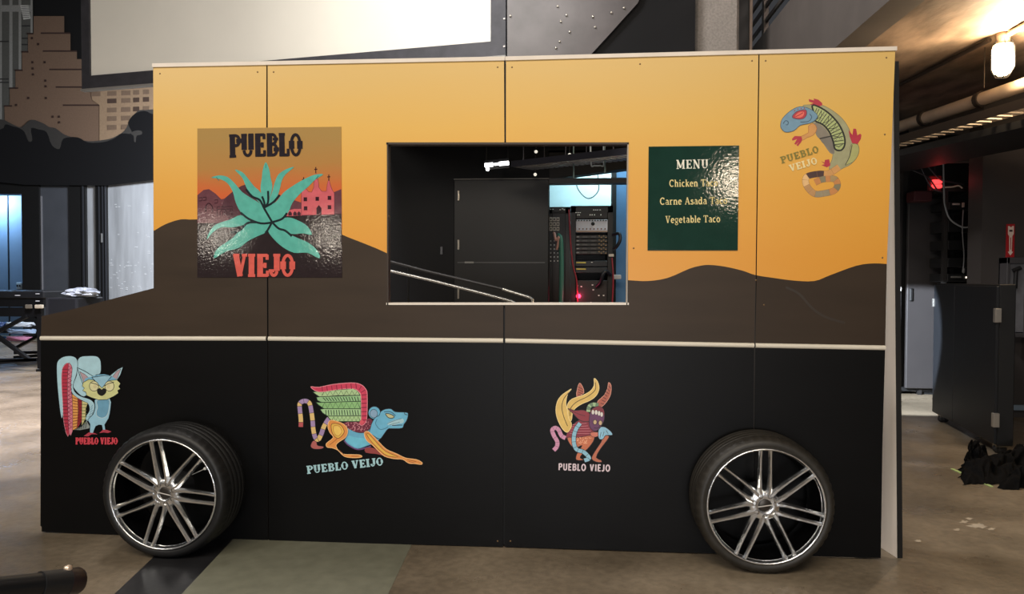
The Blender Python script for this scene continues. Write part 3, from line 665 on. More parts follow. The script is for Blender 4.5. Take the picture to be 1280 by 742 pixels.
# ---- menu board
A = Art(800, 170, 4.946, -.005)
mb = MB(); GRN = M('menu_green', (28, 56, 48), .07, var=.1, vscale=10, bump=.05, bscale=76)
mb.slab([A.pt(q, 0) for q in ((54, 65), (613, 58), (604, 706), (47, 706))], (0, .0048, 0), GRN, M('menu_edge', (44, 34, 26), .5)); menu = mb.build('menu_board', truck)
menu['label'] = 'dark green menu board'
A.text('MENU', (224, 202), (424, 198), 54, (232, 230, 214), T=.19, t=.08); A.cut('lettering', menu)
for tx, a, b in (('Chicken Taco', (180, 313), (480, 309)), ('Carne Asada Taco', (122, 424), (540, 418)), ('Vegetable Taco', (157, 537), (496, 531))):
    A.text(tx, a, b, 43, (222, 204, 138), T=.145, t=.08); A.cut('lettering', menu)

# ---- owl
OL = (26, 34, 42)
LB = (168, 206, 218)
A = Art(60, 435, 5.705)
A.fill([(210, 95), (232, 62), (280, 55), (340, 56), (366, 72), (377, 105), (374, 178), (330, 200), (300, 300), (255, 345), (205, 310), (178, 262), (205, 190)], LB, OL, 4, n=3)
owl = A.cut('owl_emblem', truck); owl['label'] = 'painted blue owl with a striped wing'
A.fill([(62, 140), (70, 92), (108, 62), (165, 55), (203, 74), (212, 120), (202, 190), (180, 260), (190, 308), (232, 342), (300, 365), (332, 400), (325, 455), (295, 505), (275, 520), (268, 490), (295, 445), (288, 400), (250, 376), (208, 354), (174, 322), (160, 270), (165, 200), (172, 145), (158, 112), (130, 108), (105, 140), (97, 200), (100, 300), (106, 400), (108, 470), (98, 500), (88, 460), (78, 380), (66, 250)], LB, OL, 4, n=3)
A.fill([(178, 582), (240, 558), (275, 515), (300, 560), (292, 572), (230, 584)], (140, 150, 146), OL, 3, sm=False)
A.fill([(105, 140), (130, 110), (146, 112), (140, 200), (140, 330), (152, 610), (128, 600), (110, 500), (106, 400), (99, 300), (97, 200)], (176, 50, 72), (214, 150, 160), 3, n=2)
A.fill([(146, 112), (160, 114), (173, 145), (165, 220), (165, 290), (176, 400), (176, 590), (150, 608), (140, 400), (139, 250)], (206, 120, 138), OL, 3, n=2)
A.fill([(172, 325), (212, 355), (216, 450), (206, 575), (176, 582), (176, 450)], (224, 158, 84), OL, 3, sm=False)
A.fill([(212, 355), (242, 372), (242, 520), (206, 575), (215, 450)], (150, 42, 48), OL, 3, sm=False)
A.fill([(242, 374), (284, 390), (270, 430), (268, 500), (240, 556)], (206, 196, 138), OL, 3, sm=False)
for k in range(19): A.line([(104-2*(k < 2), 150+k*24), (140, 150+k*24)], 3, OL, sm=False)
for k in range(15): y = 140+k*30; A.line([(142, y+15), (170, y), (142, y-15)], 3.8, (132, 30, 62), sm=False)
for k in range(11): A.line([(176, 352+k*21), (212, 362+k*19)], 4, (130, 62, 44), sm=False)
for k in range(8): A.line([(216, 384+k*22), (240, 376+k*22), (216, 368+k*22)], 3, (70, 24, 30), sm=False)
for k in range(7): A.line([(243, 400+k*22), (276, 400+k*22)], 4, (120, 130, 84), sm=False)
for k in range(6): A.line([(186+k*16, 584-k*3), (204+k*14, 566-k*8)], 3, OL, sm=False)
for k in range(5): A.line([(288+k*4, 490-k*16), (322-k*1, 476-k*18)], 2.5, (90, 130, 160), sm=False)
A.cut('wing', owl)
A.fill([(345, 362), (440, 358), (447, 420), (432, 500), (404, 545), (412, 590), (390, 590), (384, 548), (340, 556), (322, 604), (298, 604), (300, 540), (284, 510), (322, 470), (336, 420), (332, 380)], (150, 196, 216), OL, 4, n=2)
A.fill([(350, 372), (432, 366), (436, 420), (420, 478), (385, 497), (350, 482), (345, 450), (354, 420)], (106, 158, 186), (200, 215, 215), 3)
A.cut('body', owl)
for q in ([(255, 626), (290, 600), (330, 604), (354, 614), (312, 612), (288, 628)], [(365, 605), (393, 580), (420, 582), (453, 594), (428, 604), (398, 600)]): A.fill(q, (176, 62, 78), sm=False)
A.cut('foot', owl)
A.fill([(208, 138), (260, 162), (330, 205), (300, 240), (250, 262), (232, 210)], LB, OL, 5, sm=False); A.fill([(226, 166), (265, 188), (302, 222), (255, 248)], (176, 152, 160), OL, 3, sm=False)
A.fill([(536, 131), (498, 150), (428, 206), (460, 222), (490, 230), (516, 190)], LB, OL, 5, sm=False); A.fill([(520, 148), (490, 164), (458, 206), (490, 220)], (176, 152, 160), OL, 3, sm=False)
A.fill([(260, 225), (300, 205), (400, 185), (490, 225), (490, 300), (385, 330), (270, 300)], (120, 176, 204), n=3)
A.fill([(250, 245), (290, 222), (325, 226), (385, 282), (440, 230), (490, 225), (516, 250), (504, 274), (516, 290), (496, 300), (502, 320), (470, 342), (420, 366), (360, 368), (310, 352), (275, 336), (270, 312), (247, 302), (260, 284), (244, 270)], (204, 206, 146), OL, 4, sm=False)
A.fill([(312, 208), (350, 202), (400, 194), (454, 198), (385, 284)], (150, 194, 214), OL, 5, sm=False)
for x in (328, 438):
    A.disc((x, 270), 33, (214, 210, 164), 36, OL, 4); A.disc((x+(6 if x < 380 else -6), 272), 13, (206, 196, 152))
A.line([(306, 246), (345, 256), (362, 268)], 5, OL, sm=False); A.line([(470, 242), (425, 254), (406, 268)], 5, OL, sm=False)
A.fill([(350, 297), (368, 284), (383, 294), (398, 284), (415, 299), (410, 322), (383, 340), (355, 324)], (20, 22, 24))
A.cut('head', owl)
A.text('PUEBLO VIEJO', (196, 684), (496, 684), 46, (206, 66, 80), T=.3, t=.17, gap=.05); A.cut('lettering', owl)

# ---- winged lioness
A = Art(360, 465, 5.3)
OLn = (32, 30, 40)
A.fill([(392, 375), (405, 365), (450, 392), (500, 398), (545, 372), (560, 335), (605, 380), (612, 438), (570, 470), (520, 490), (460, 508), (402, 480), (375, 452), (388, 420)], (104, 176, 208), OLn, 4, n=3)
A.fill([(402, 420), (440, 430), (520, 440), (560, 450), (520, 482), (460, 498), (410, 474), (386, 450)], (112, 196, 222), n=3)
A.line([(372, 452), (400, 482), (460, 511), (520, 500), (550, 490)], 9, (104, 66, 118))
lion = A.cut('winged_lion_emblem', truck); lion['label'] = 'painted blue lion with a green feathered wing'
A.fill([(512, 502), (560, 500), (610, 525), (640, 552), (580, 540), (515, 532)], (150, 66, 64), n=2); A.cut('far_paw', lion)
A.fill([(165, 455), (150, 490), (175, 508), (225, 506), (234, 492), (195, 484), (188, 458)], (176, 96, 92), OLn, 3); A.cut('far_paw', lion)
A.band([(85, 362), (85, 310), (78, 240), (80, 205), (110, 190), (142, 205), (155, 260), (163, 320), (168, 380), (180, 430), (200, 445), (220, 410), (238, 360), (268, 310), (285, 300)], 30,
       [(186, 84, 88), (224, 190, 124), (166, 140, 182), (224, 190, 124), (166, 140, 182), (166, 140, 182), (224, 190, 124), (166, 140, 182), (224, 190, 124), (166, 140, 182), (224, 190, 124), (166, 140, 182), (224, 190, 124), (224, 190, 124), (166, 140, 182), (224, 190, 124), (166, 140, 182), (166, 140, 182)], OLn, ow=3)
A.cut('tail', lion)
A.fill([(365, 335), (480, 322), (510, 310), (548, 308), (562, 335), (540, 376), (500, 400), (450, 396), (400, 370)], (112, 38, 60), OLn, 3)
rnd = random.Random(5)
for k in range(90):
    x, y = rnd.uniform(385, 548), rnd.uniform(322, 392)
    if (x-462)**2/92**2+(y-345)**2/48**2 < .9: A.k = 40; A.disc((x, y), 3.2, (214, 142, 152))
A.k += 1; A.cut('saddle', lion)
rows = [([(163, 130), (205, 126), (430, 108), (482, 128), (482, 152), (330, 155), (212, 164), (186, 148)], 'z', 154, 122), ([(188, 165), (212, 162), (482, 152), (482, 192), (222, 200), (195, 186)], 's', 190, 160),
        ([(183, 198), (218, 200), (482, 192), (482, 242), (240, 242), (204, 218)], 'z', 238, 200), ([(212, 245), (240, 241), (482, 242), (482, 289), (262, 290), (230, 270)], 's', 284, 250), ([(262, 290), (482, 288), (486, 326), (300, 326), (275, 309)], 'z', 322, 294)]
for i, (pg, kind, yb, yt) in enumerate(rows):
    A.fill(pg, ((176, 206, 152), (150, 194, 140), (142, 190, 126), (166, 204, 150), (176, 210, 150))[i], (24, 44, 32), 5, sm=False)
    if kind == 'z': A.zig(225 if i < 3 else 290, 478, yt, yb, 14, 4.5, (34, 60, 40))
    else:
        for k in range(13): A.line([(232+k*19+(18 if i == 3 else 0)*(1-k/13), yt+(8-k*.5 if i == 1 else 0)), (252+k*18, yb)], 5.5, (34, 60, 40), sm=False)
RD = (206, 62, 92)
A.fill([(150, 96), (205, 99), (300, 80), (420, 70), (480, 80), (514, 110), (525, 150), (523, 290), (512, 335), (490, 352), (474, 340), (486, 300), (484, 165), (470, 130), (430, 108), (330, 114), (205, 130)], RD, (235, 150, 160), 4, n=3)
for k in range(8): x = 225+k*32; A.line([(x, 96-k*3.4), (x+4, 126-k*2.6)], 5, (128, 26, 56), sm=False)
for k in range(7): y = 150+k*28; A.line([(486, y), (522, y-2)], 5, (128, 26, 56), sm=False)
A.line([(486, 92), (470, 118)], 4, (128, 26, 56), sm=False); A.line([(512, 116), (484, 134)], 4, (128, 26, 56), sm=False)
A.disc((489, 330), 14, (220, 90, 104))
A.cut('wing', lion)
A.disc((572, 268), 40, (104, 178, 210), 42, OLn, 4); A.disc((568, 274), 25, (136, 168, 196), 28, OLn, 3)
A.fill([(556, 335), (578, 300), (604, 285), (614, 262), (642, 245), (682, 242), (712, 262), (785, 266), (796, 284), (786, 320), (768, 345), (756, 370), (692, 373), (662, 376), (632, 415), (606, 442), (560, 415), (540, 396), (548, 362)], (108, 182, 214), OLn, 4, n=3)
A.fill([(655, 342), (700, 318), (760, 308), (764, 334), (735, 340), (690, 352)], (168, 206, 216), n=3)
A.line([(690, 352), (740, 350), (758, 350)], 5, OLn, sm=False); A.line([(655, 342), (690, 326), (752, 306)], 3, (60, 100, 130)); A.line([(670, 350), (740, 330)], 3, (60, 100, 130), sm=False)
A.fill([(646, 274), (680, 278), (704, 294), (690, 304), (664, 300)], (196, 196, 150), OLn, 5); A.line([(636, 262), (680, 262), (712, 288)], 5, (40, 84, 116))
A.line([(770, 268), (776, 280), (792, 282)], 5, OLn, sm=False); A.line([(590, 360), (610, 378), (640, 374), (664, 360)], 4, (60, 110, 140)); A.line([(590, 310), (580, 340), (600, 372)], 4, (60, 110, 140))
A.cut('head', lion)
ORG, YEL = (226, 148, 74), (232, 186, 82)
A.fill([(280, 318), (340, 330), (382, 355), (396, 392), (380, 432), (345, 456), (320, 478), (325, 505), (362, 540), (420, 545), (478, 548), (487, 562), (430, 566), (372, 556), (330, 516), (290, 500), (260, 496), (254, 472), (300, 432), (278, 400), (264, 358)], ORG, (250, 200, 140), 4, n=3)
A.fill([(290, 342), (340, 345), (366, 372), (370, 402), (338, 436), (310, 426), (290, 390)], YEL, (110, 56, 40), 4)
A.line([(276, 480), (300, 462), (325, 440)], 3, (140, 70, 40), sm=False); A.line([(372, 548), (340, 514)], 3, (140, 70, 40), sm=False); A.line([(420, 555), (470, 555)], 3, (140, 70, 40), sm=False)
A.fill([(304, 356), (336, 356), (352, 376), (354, 400), (334, 422), (314, 414), (302, 388)], (240, 200, 100), (178, 100, 50), 3); A.cut('hind_leg', lion)
A.fill([(505, 402), (530, 392), (562, 420), (610, 470), (652, 510), (720, 540), (780, 568), (850, 578), (888, 598), (882, 610), (842, 605), (800, 602), (760, 577), (700, 572), (640, 556), (600, 522), (560, 482), (520, 450)], ORG, (250, 200, 140), 4, n=3)
A.fill([(520, 410), (540, 412), (600, 480), (650, 526), (730, 560), (680, 558), (635, 540), (560, 468)], YEL, (150, 80, 40), 4, n=2)
A.line([(790, 578), (850, 592)], 3, (140, 70, 40), sm=False); A.line([(800, 590), (836, 600)], 3, (140, 70, 40), sm=False)
A.cut('front_leg', lion)
A.text('PUEBLO VEIJO', (126, 672), (632, 614), 50, (166, 206, 214), T=.32, t=.16, gap=.05); A.cut('lettering', lion)

# ---- crouching horned creature
A = Art(675, 465, 5.5)
OLc = (34, 18, 26)
A.fill([(250, 340), (300, 322), (345, 350), (372, 400), (362, 430), (320, 442), (205, 462), (180, 442), (200, 390)], (140, 44, 60), OLc, 4, n=3)
for k in range(5): A.line([(205+k*5, 400-k*15+20), (360-k*10, 400-k*18+22)], 3, (206, 130, 140), sm=False)
cre = A.cut('horned_creature_emblem', truck); cre['label'] = 'painted crouching red creature with yellow wings'
for q in ([(272, 74), (290, 95), (302, 142), (252, 168), (258, 110)], [(471, 70), (489, 90), (486, 150), (460, 200), (420, 240), (393, 226), (400, 195), (440, 160), (465, 110)]):
    A.fill(q, (178, 96, 74), (232, 170, 150), 3, n=2)
    if q[0][0] < 300:
        for k in range(4): A.line([(262, 100+k*18), (296, 118+k*16)], 5, (92, 36, 34), sm=False)
    else:
        for k in range(7): A.line([(470-k*9, 92+k*20), (488-k*8, 112+k*18)], 5, (92, 36, 34), sm=False)
    A.cut('horn', cre)
YL, YO = (226, 190, 104), (90, 66, 30)
A.fill([(216, 115), (190, 150), (178, 210), (188, 260), (200, 320), (216, 350), (212, 382), (185, 413), (150, 382), (120, 320), (109, 260), (120, 200), (150, 158), (190, 130)], YL, (246, 222, 160), 4, n=3)
A.line([(200, 138), (165, 180), (150, 240), (165, 310), (190, 370)], 5, YO); A.cut('wing', cre)
A.fill([(372, 42), (396, 65), (406, 110), (390, 155), (350, 190), (290, 216), (250, 241), (226, 272), (215, 332), (198, 320), (188, 262), (190, 220), (220, 184), (290, 160), (345, 130), (372, 90)], YL, (246, 222, 160), 4, n=3)
A.line([(380, 70), (380, 120), (330, 165), (250, 205), (210, 250), (206, 300)], 5, YO)
A.cut('wing', cre)
A.band([(175, 452), (148, 436), (128, 396), (105, 382), (84, 398), (96, 436), (118, 475), (116, 510), (94, 536)], 28, [(208, 146, 178)]*9, OLc, ow=2); A.cut('tail', cre)
A.fill([(190, 448), (250, 450), (360, 432), (372, 462), (340, 512), (292, 560), (276, 588), (302, 602), (250, 602), (254, 560), (290, 502), (240, 522), (205, 492)], (204, 116, 80), OLc, 4, n=3)
rnd = random.Random(9)
for k in range(40):
    A.k += .02; A.disc((rnd.uniform(255, 350), rnd.uniform(448, 490)), 3.5, (236, 176, 140))
A.cut('leg', cre)
A.fill([(440, 438), (476, 440), (450, 482), (412, 532), (386, 586), (420, 604), (422, 618), (386, 616), (354, 592), (380, 540), (420, 480)], (192, 112, 84), OLc, 4, n=2)
A.cut('leg', cre)
A.fill([(345, 415), (402, 412), (398, 440), (360, 444)], (206, 120, 100), OLc, 3, n=2)
A.band([(276, 350), (248, 390), (233, 440), (235, 495), (254, 532), (300, 548), (338, 590), (305, 606)], 26, [(146, 196, 218)]*10, OLc, ow=3)
A.fill([(412, 378), (450, 378), (490, 410), (496, 432), (452, 434), (432, 460), (405, 456), (400, 412)], (146, 196, 222), OLc, 4, n=3)
for q in (((420, 412), (412, 450)), ((440, 408), (432, 440)), ((455, 400), (470, 425))): A.line(list(q), 3, OLc, sm=False)
A.cut('arm', cre)
A.fill([(192, 249), (240, 263), (300, 260), (342, 285), (348, 332), (300, 338), (264, 322), (230, 286)], (142, 46, 58), OLc, 4, n=3); A.line([(215, 262), (260, 285), (310, 300)], 4, (80, 22, 34))
A.band([(332, 272), (338, 238), (362, 222), (402, 226)], 26, [(166, 196, 148), (110, 140, 110)]*3, OLc, ow=2)
A.fill([(350, 262), (400, 234), (436, 256), (442, 320), (420, 372), (386, 404), (354, 392), (338, 350)], (104, 56, 96), OLc, 4, n=3)
A.fill([(350, 262), (400, 234), (436, 256), (438, 296), (395, 262), (358, 284)], (130, 42, 56), n=3)
for i, q in enumerate(((364, 274), (386, 276), (406, 282), (424, 290))): A.disc(q, 10, (226, 218, 212), 17, OLc, 2)
for q in ((378, 343), (415, 348)): A.disc(q, 13, (206, 176, 136), 17, OLc, 4)
A.line([(372, 382), (395, 384), (412, 372)], 4, OLc)
A.cut('head', cre)
A.text('PUEBLO VIEJO', (126, 672), (482, 682), 46, (222, 204, 212), T=.2, t=.2, font=SANS, gap=.12); A.cut('lettering', cre)

# ---- lizard
A = Art(960, 110, 4.946)
OLz = (52, 50, 44)
A.fill([(215, 112), (265, 103), (330, 104), (400, 140), (460, 190), (500, 250), (520, 310), (556, 350), (552, 420), (512, 470), (470, 492), (430, 512), (386, 522), (380, 482), (396, 442), (400, 405), (385, 370), (330, 315), (310, 305), (296, 260), (276, 215), (298, 170)], (158, 156, 120), (126, 122, 92), 3, n=3)
A.fill([(285, 215), (335, 235), (375, 280), (398, 340), (412, 400), (382, 400), (330, 325), (298, 290)], (134, 126, 112), n=3)
A.fill([(318, 312), (385, 296), (404, 350), (410, 402), (395, 400), (360, 360)], (122, 116, 106), n=2)
liz = A.cut('lizard_emblem', truck); liz['label'] = 'painted curled lizard with a blue head'
A.band([(440, 488), (375, 528), (315, 530), (245, 545), (232, 580), (252, 622), (292, 654), (350, 650), (408, 634), (430, 600), (414, 564), (370, 560), (330, 566), (290, 584)], 36,
       [(206, 152, 92), (206, 152, 92), (72, 50, 48), (72, 50, 48), (226, 184, 128), (226, 184, 128), (184, 140, 92), (184, 140, 92), (150, 138, 112), (150, 138, 112), (196, 132, 76), (130, 122, 96), (196, 132, 76), (166, 140, 96), (196, 132, 76), (130, 122, 96), (196, 132, 76)], (150, 104, 58), ow=1.5)
A.cut('tail', liz)
A.fill([(514, 350), (556, 350), (562, 400), (532, 452), (490, 472), (478, 475), (505, 420)], (168, 168, 108), OLz, 2, n=3)
A.line([(520, 352), (505, 420), (478, 475)], 4, OLz); A.cut('leg', liz)
HN = (178, 48, 66)
A.fill([(250, 235), (282, 220), (302, 250), (282, 290), (242, 306), (210, 324), (202, 300), (250, 276)], (206, 150, 88), (176, 110, 60), 3, n=2)
A.cut('leg', liz)
for q in ([(252, 68), (285, 76), (282, 64), (312, 72), (334, 92), (336, 106), (310, 116), (290, 104), (258, 102), (282, 92), (254, 84)],
          [(498, 258), (522, 290), (528, 250), (545, 252), (552, 292), (570, 282), (578, 290), (574, 315), (554, 346), (520, 340), (505, 300)],
          [(206, 298), (165, 296), (148, 315), (152, 325), (180, 315), (162, 345), (172, 350), (192, 332), (176, 352), (184, 360), (205, 335), (212, 318)],
          [(328, 452), (350, 460), (352, 444), (378, 440), (386, 478), (364, 490), (330, 476), (352, 470)]): A.fill(q, HN, sm=False).cut('hand', liz)
A.fill([(275, 105), (330, 124), (390, 168), (442, 230), (472, 300), (474, 352), (452, 384), (415, 377), (404, 332), (380, 272), (340, 226), (286, 198), (282, 150)], (172, 184, 124), (36, 38, 32), 10, n=3)
cl = [(280, 150), (330, 175), (385, 220), (425, 285), (438, 360)]
sc_ = smooth(cl, False, 4)
for i in range(1, len(sc_)-1):
    d = Vector(sc_[i+1])-Vector(sc_[i-1]); d.normalize(); nn = Vector((-d.y, d.x)); q = Vector(sc_[i])
    A.line([q+nn*34, q-nn*34], 4, OLz, sm=False)
    if i % 3 == 0: A.line([q+nn*30, q-nn*2+d*18], 3, OLz, sm=False); A.line([q-nn*30, q+nn*2+d*18], 3, OLz, sm=False)
    elif i % 3 == 1: A.disc(q+nn*16+d*10, 5, (206, 212, 160), None, OLz, 2); A.disc(q-nn*16+d*10, 5, (206, 212, 160), None, OLz, 2)
A.line([(318, 312), (400, 294)], 5, OLz, sm=False)
A.cut('back_band', liz)
A.fill([(78, 228), (90, 188), (140, 140), (200, 114), (262, 130), (304, 165), (297, 192), (262, 216), (200, 230), (160, 263), (110, 272), (84, 252)], (112, 148, 172), (70, 90, 104), 3, n=3)
A.fill([(150, 176), (180, 144), (232, 134), (238, 165), (215, 190), (170, 190)], (176, 52, 66), (80, 70, 90), 4, n=3)
A.fill([(166, 176), (190, 150), (222, 148), (218, 172), (190, 184)], (226, 106, 92)); A.line([(170, 176), (195, 166), (216, 152)], 4, (140, 30, 44))
A.line([(94, 220), (108, 202), (124, 208), (122, 226), (110, 226)], 5, (60, 84, 104)); A.line([(200, 210), (250, 206), (270, 180), (258, 160)], 4, (60, 84, 104))
for q in ((165, 140), (185, 130), (205, 126), (225, 124)): A.disc(q, 4, (150, 60, 80))
A.cut('head', liz)
A.text('PUEBLO', (84, 466), (318, 394), 40, (128, 120, 52), T=.24, t=.15, gap=.06); A.cut('lettering', liz)
A.text('VEIJO', (138, 516), (308, 466), 40, (232, 216, 160), T=.26, t=.16, gap=.06); A.cut('lettering', liz)

# ================================================================== WHEELS
RW = .317; WD = .225
def make_wheel(name, label, ang0, tread_notch, tint):
    t = thing(name, label, 'wheel', (0, 0, 0), 'chrome wheels leaning on the food truck flat')
    h = WD/2
    prof = [(.262, -h+.012), (.268, -h+.004), (.285, -h-.002), (.300, -h+.004), (.309, -h+.016), (.3145, -h+.030)]
    for g in (-.055, -.02, .02, .055):
        prof += [(.317, g-.007), (.317, g-.0045), (.309, g-.0035), (.309, g+.0035), (.317, g+.0045)]
    prof += [(.3145, h-.03), (.309, h-.016), (.300, h-.004), (.285, h+.002), (.268, h-.004), (.262, h-.012)]
    n = 144
    def rf(i, k, r):
        if i in (4, 5, 6) and k % 3 == 0 and tread_notch: return r-.004
        return r
    MB().lathe(prof, M('tyre_' + tint[0], tint[1], .5, var=.25, vscale=30), n, rfun=rf).build('tyre', t, True)
    rim = [(.262, -h+.02), (.268, -h+.002), (.2655, -h-.004), (.260, -h-.004), (.2575, -h+.002), (.256, -h+.016), (.252, -h+.02)]
    MB().lathe(rim, CHROME, 96).build('rim_lip', t, True)
    MB().lathe([(.252, -h+.02), (.246, -h+.05), (.236, .0), (.236, .06), (.25, h-.01), (.262, h-.012)], M('barrel_black_chrome', (40, 40, 42), .22, .9, bump=.2, bscale=25), 96).build('barrel', t, True)
    for p in range(7):
        a0 = radians(ang0+p*360/7)
        e = Vector((cos(a0), 0, sin(a0))); s_ = Vector((-sin(a0), 0, cos(a0)))
        for sg in (-1, 1):
            mb = MB(); secs = []
            for r, off, wd, y, hh in ((.050, .017, .030, -.090, .030), (.085, .0225, .025, -.094, .026), (.15, .0235, .0195, -.098, .022), (.22, .0225, .0185, -.103, .018), (.2575, .0215, .021, -.108, .014)):
                c = e*r+s_*(sg*off)+Vector((0, y, 0)); secs.append([c+s_*(wd/2)+Vector((0, .004, 0)), c+s_*(wd*.18)+Vector((0, -hh*.35, 0)), c-s_*(wd*.18)+Vector((0, -hh*.35, 0)), c-s_*(wd/2)+Vector((0, .004, 0)), c-s_*(wd*.4)+Vector((0, hh, 0)), c+s_*(wd*.4)+Vector((0, hh, 0))])
            vs = [q for sct in secs for q in sct]; K = len(secs)
            mb.add(vs, [[i*6+k, i*6+(k+1) % 6, (i+1)*6+(k+1) % 6, (i+1)*6+k] for i in range(K-1) for k in range(6)]+[[0, 1, 2, 3, 4, 5], [K*6-6+k for k in range(6)]], CHROME)
            mb.build('spoke', t, True)
        mid = e*.062+Vector((0, -.062, 0))
    hub = MB().lathe([(.0, -.088), (.030, -.088), (.031, -.096), (.036, -.098), (.060, -.096), (.069, -.09), (.072, -.076), (.064, 0), (.07, .06)], CHROME, 56).build('hub', t, True)
    for k in range(7):
        a = radians(ang0+25+k*360/7); c = Vector((.0485*cos(a), -.0968, .0485*sin(a)))
        MB().lathe([(.0, .001), (.0075, .001), (.0084, -.0018), (.0104, -.0018), (.0104, .003)], M('lug_dark', (16, 16, 17), .4), 14, c=c).build('lug_hole', hub, True)
    cap = MB(); cap.lathe([(.0, -.0935), (.024, -.0935), (.027, -.092), (.030, -.089)], M('cap_grey', (70, 66, 62), .35, .7), 32)
    cap.build('centre_cap', hub, True)
    MB().box((0, -.099, 0), (.066, .002, .0036), M('glint_and_stick_pale', (210, 206, 200), .3), rot=Matrix.Rotation(radians(12 if ang0 > 92 else -10), 3, 'Y')).build('hub_glint', hub, True)  # bright bar drawn for the highlight across the hub
    return t
def set_wheel(t, px, py, out=0.0):
    c = P(px, py, -.012-WD/2-WD/2*.0); d = ray(px, py)
    face = -.012-WD-out  # plane of the visible rim
    q = P(px, py, face); t.location = (q.x, -.012-WD/2-out, RW+.0005)
w1 = make_wheel('car_wheel', 'chrome seven double spoke wheel with black tyre under the owl, left end of truck', 98.5, True, ('black', (15, 15, 16)))
h = WD/2
mb = MB(); mb.tube([(.12, -.06, .085), (.0, 0, 0)][:1]+[(.19, -.075, .118)], .0016, M('glint_and_stick_pale'), 6); mb.lathe([(0, -.008), (.006, -.006), (.008, 0), (.006, .006), (0, .008)], M('valve_white', (225, 225, 220), .4), 14, c=(.193, -.075, .120)); mb.build('valve_stem', w1, True)
set_wheel(w1, 202.9, 613.8, .065)
w2 = make_wheel('car_wheel', 'chrome seven double spoke wheel with dusty brown tyre at the tail end of the truck', 90.4, True, ('dusty', (38, 35, 30)))
set_wheel(w2, 957.7, 630.5)

# ================================================================== STAGE PLATFORM, CASE AND CABLES (far left)
fl = F(49, 464); YC = fl.y
pf = thing('stage_platform', 'black portable stage platform with cross braced legs, left of the truck bonnet', 'stage platform', (P(-30, 370, YC+.5).x, YC+.5, 0))
BM = M('black_steel', (22, 23, 25), .38, .3); BM2 = M('deck_black', (28, 30, 33), .4, var=.2, vscale=5)
x1 = P(56, 370, YC).x; x0 = x1-2.44; zt_ = P(50, 364, YC).z
MB().box(((x0+x1)/2, YC+.6, zt_-.05), (x1-x0, 1.25, .10), BM2, bev=.01).build('deck', pf)
for yy in (YC+.02, YC+1.18): MB().box(((x0+x1)/2, yy, zt_-.165), (x1-x0-.04, .05, .12), BM).build('side_rail', pf)
for xx in (x0+.05, x1-.05): MB().box((xx, YC+.6, zt_-.165), (.05, 1.15, .10), BM).build('end_rail', pf)
zb = P(40, 390, YC).z
MB().box(((x0+x1)/2-.05, YC+.03, zb), (x1-x0-.15, .05, .13), BM).build('fold_beam', pf)
lx = P(49, 420, YC).x
for xx in (lx, x0+.12):
    for yy in (YC+.03, YC+1.15):
        l = MB(); l.box((xx, yy, (zt_-.2)/2+.02), (.065, .065, zt_-.24), BM); l.box((xx, yy, .015), (.09, .09, .03), BM); l.build('leg', pf)
for yy in (YC+.0, YC+1.2):
    for a, b in (((-60, 445), (34, 395)), ((-40, 393), (38, 450)), ((-60, 451), (47, 449)), ((-60, 474), (47, 449))):
        p0, p1 = P(*a, YC), P(*b, YC); p0.y = p1.y = yy; p0.z = max(p0.z, .06)
        MB().bar(p0, p1, .045, .06, BM, up=(0, 1, 0)).build('brace', pf)
q = P(49, 383, YC-.04); MB().box(q, (.12, .04, .055), M('corner_plate', (190, 180, 160), .5), bev=.008).build('corner_bracket', pf)
q = P(36, 383, YC-.03); MB().box(q, (.10, .03, .06), M('corner_plate_dim', (110, 104, 92), .5), bev=.008).build('corner_bracket', pf)
for (px, py) in ((22, 369), (47, 367), (47, 376)): MB().box(P(px, py, YC-.03), (.08 if px < 30 else .06, .006, .012), M('sticker_white', (200, 204, 208), .5)).build('sticker', pf)

YK = 5.6
xa, xb = P(57, 380, YK).x, P(96, 380, YK).x; ztop = P(70, 372, YK).z
t = thing('equipment_case', 'black upright case standing behind the bonnet tip, right of the stage platform', 'case', ((xa+xb)/2, YK+.3, 0))
MB().box(((xa+xb)/2, YK+.3, ztop/2), (xb-xa-.02, .55, ztop), M('case_black', (24, 25, 28), .4), bev=.015).build('body', t)
for s_ in (xa+.015, xb-.015):
    MB().box((s_, YK+.02, ztop/2), (.03, .03, ztop), M('case_edge', (60, 62, 66), .35, .6)).build('edge_strip', t)
def crumple(cx, cy, cz, rx, ry, rz, seed, amp=.3, m=None, nseg=28, flat=True):
    vs = []; nr = nseg//2
    for i in range(nr+1):
        ph = pi*i/nr
        for k in range(nseg):
            th = 2*pi*k/nseg; d = Vector((sin(ph)*cos(th), sin(ph)*sin(th), cos(ph)))
            f = 1+amp*noise.noise(d*2.3+Vector((seed, 0, 0)))+amp*.6*abs(noise.noise(d*5.1+Vector((0, seed, 0))))
            q = Vector((cx+rx*d.x*f, cy+ry*d.y*f, cz+rz*d.z*f))
            if flat and q.z < cz-rz*.6: q.z = cz-rz*.6
            vs.append(q)
    fs = [[i*nseg+k, i*nseg+(k+1) % nseg, (i+1)*nseg+(k+1) % nseg, (i+1)*nseg+k] for i in range(nr) for k in range(nseg)]
    return MB().add(vs, fs, m, False)
bag = M('bag_plastic', (150, 156, 164), .18, .25, var=.35, vscale=8, bump=.6, bscale=9)
cxx = P(86, 380, YK).x
tag(crumple(cxx-.02, YK+.28, ztop+.055, .17, .24, .07, 3, .5, bag).build('plastic_bag'), 'crumpled silvery plastic bag lying on the black case behind the bonnet', 'bag')

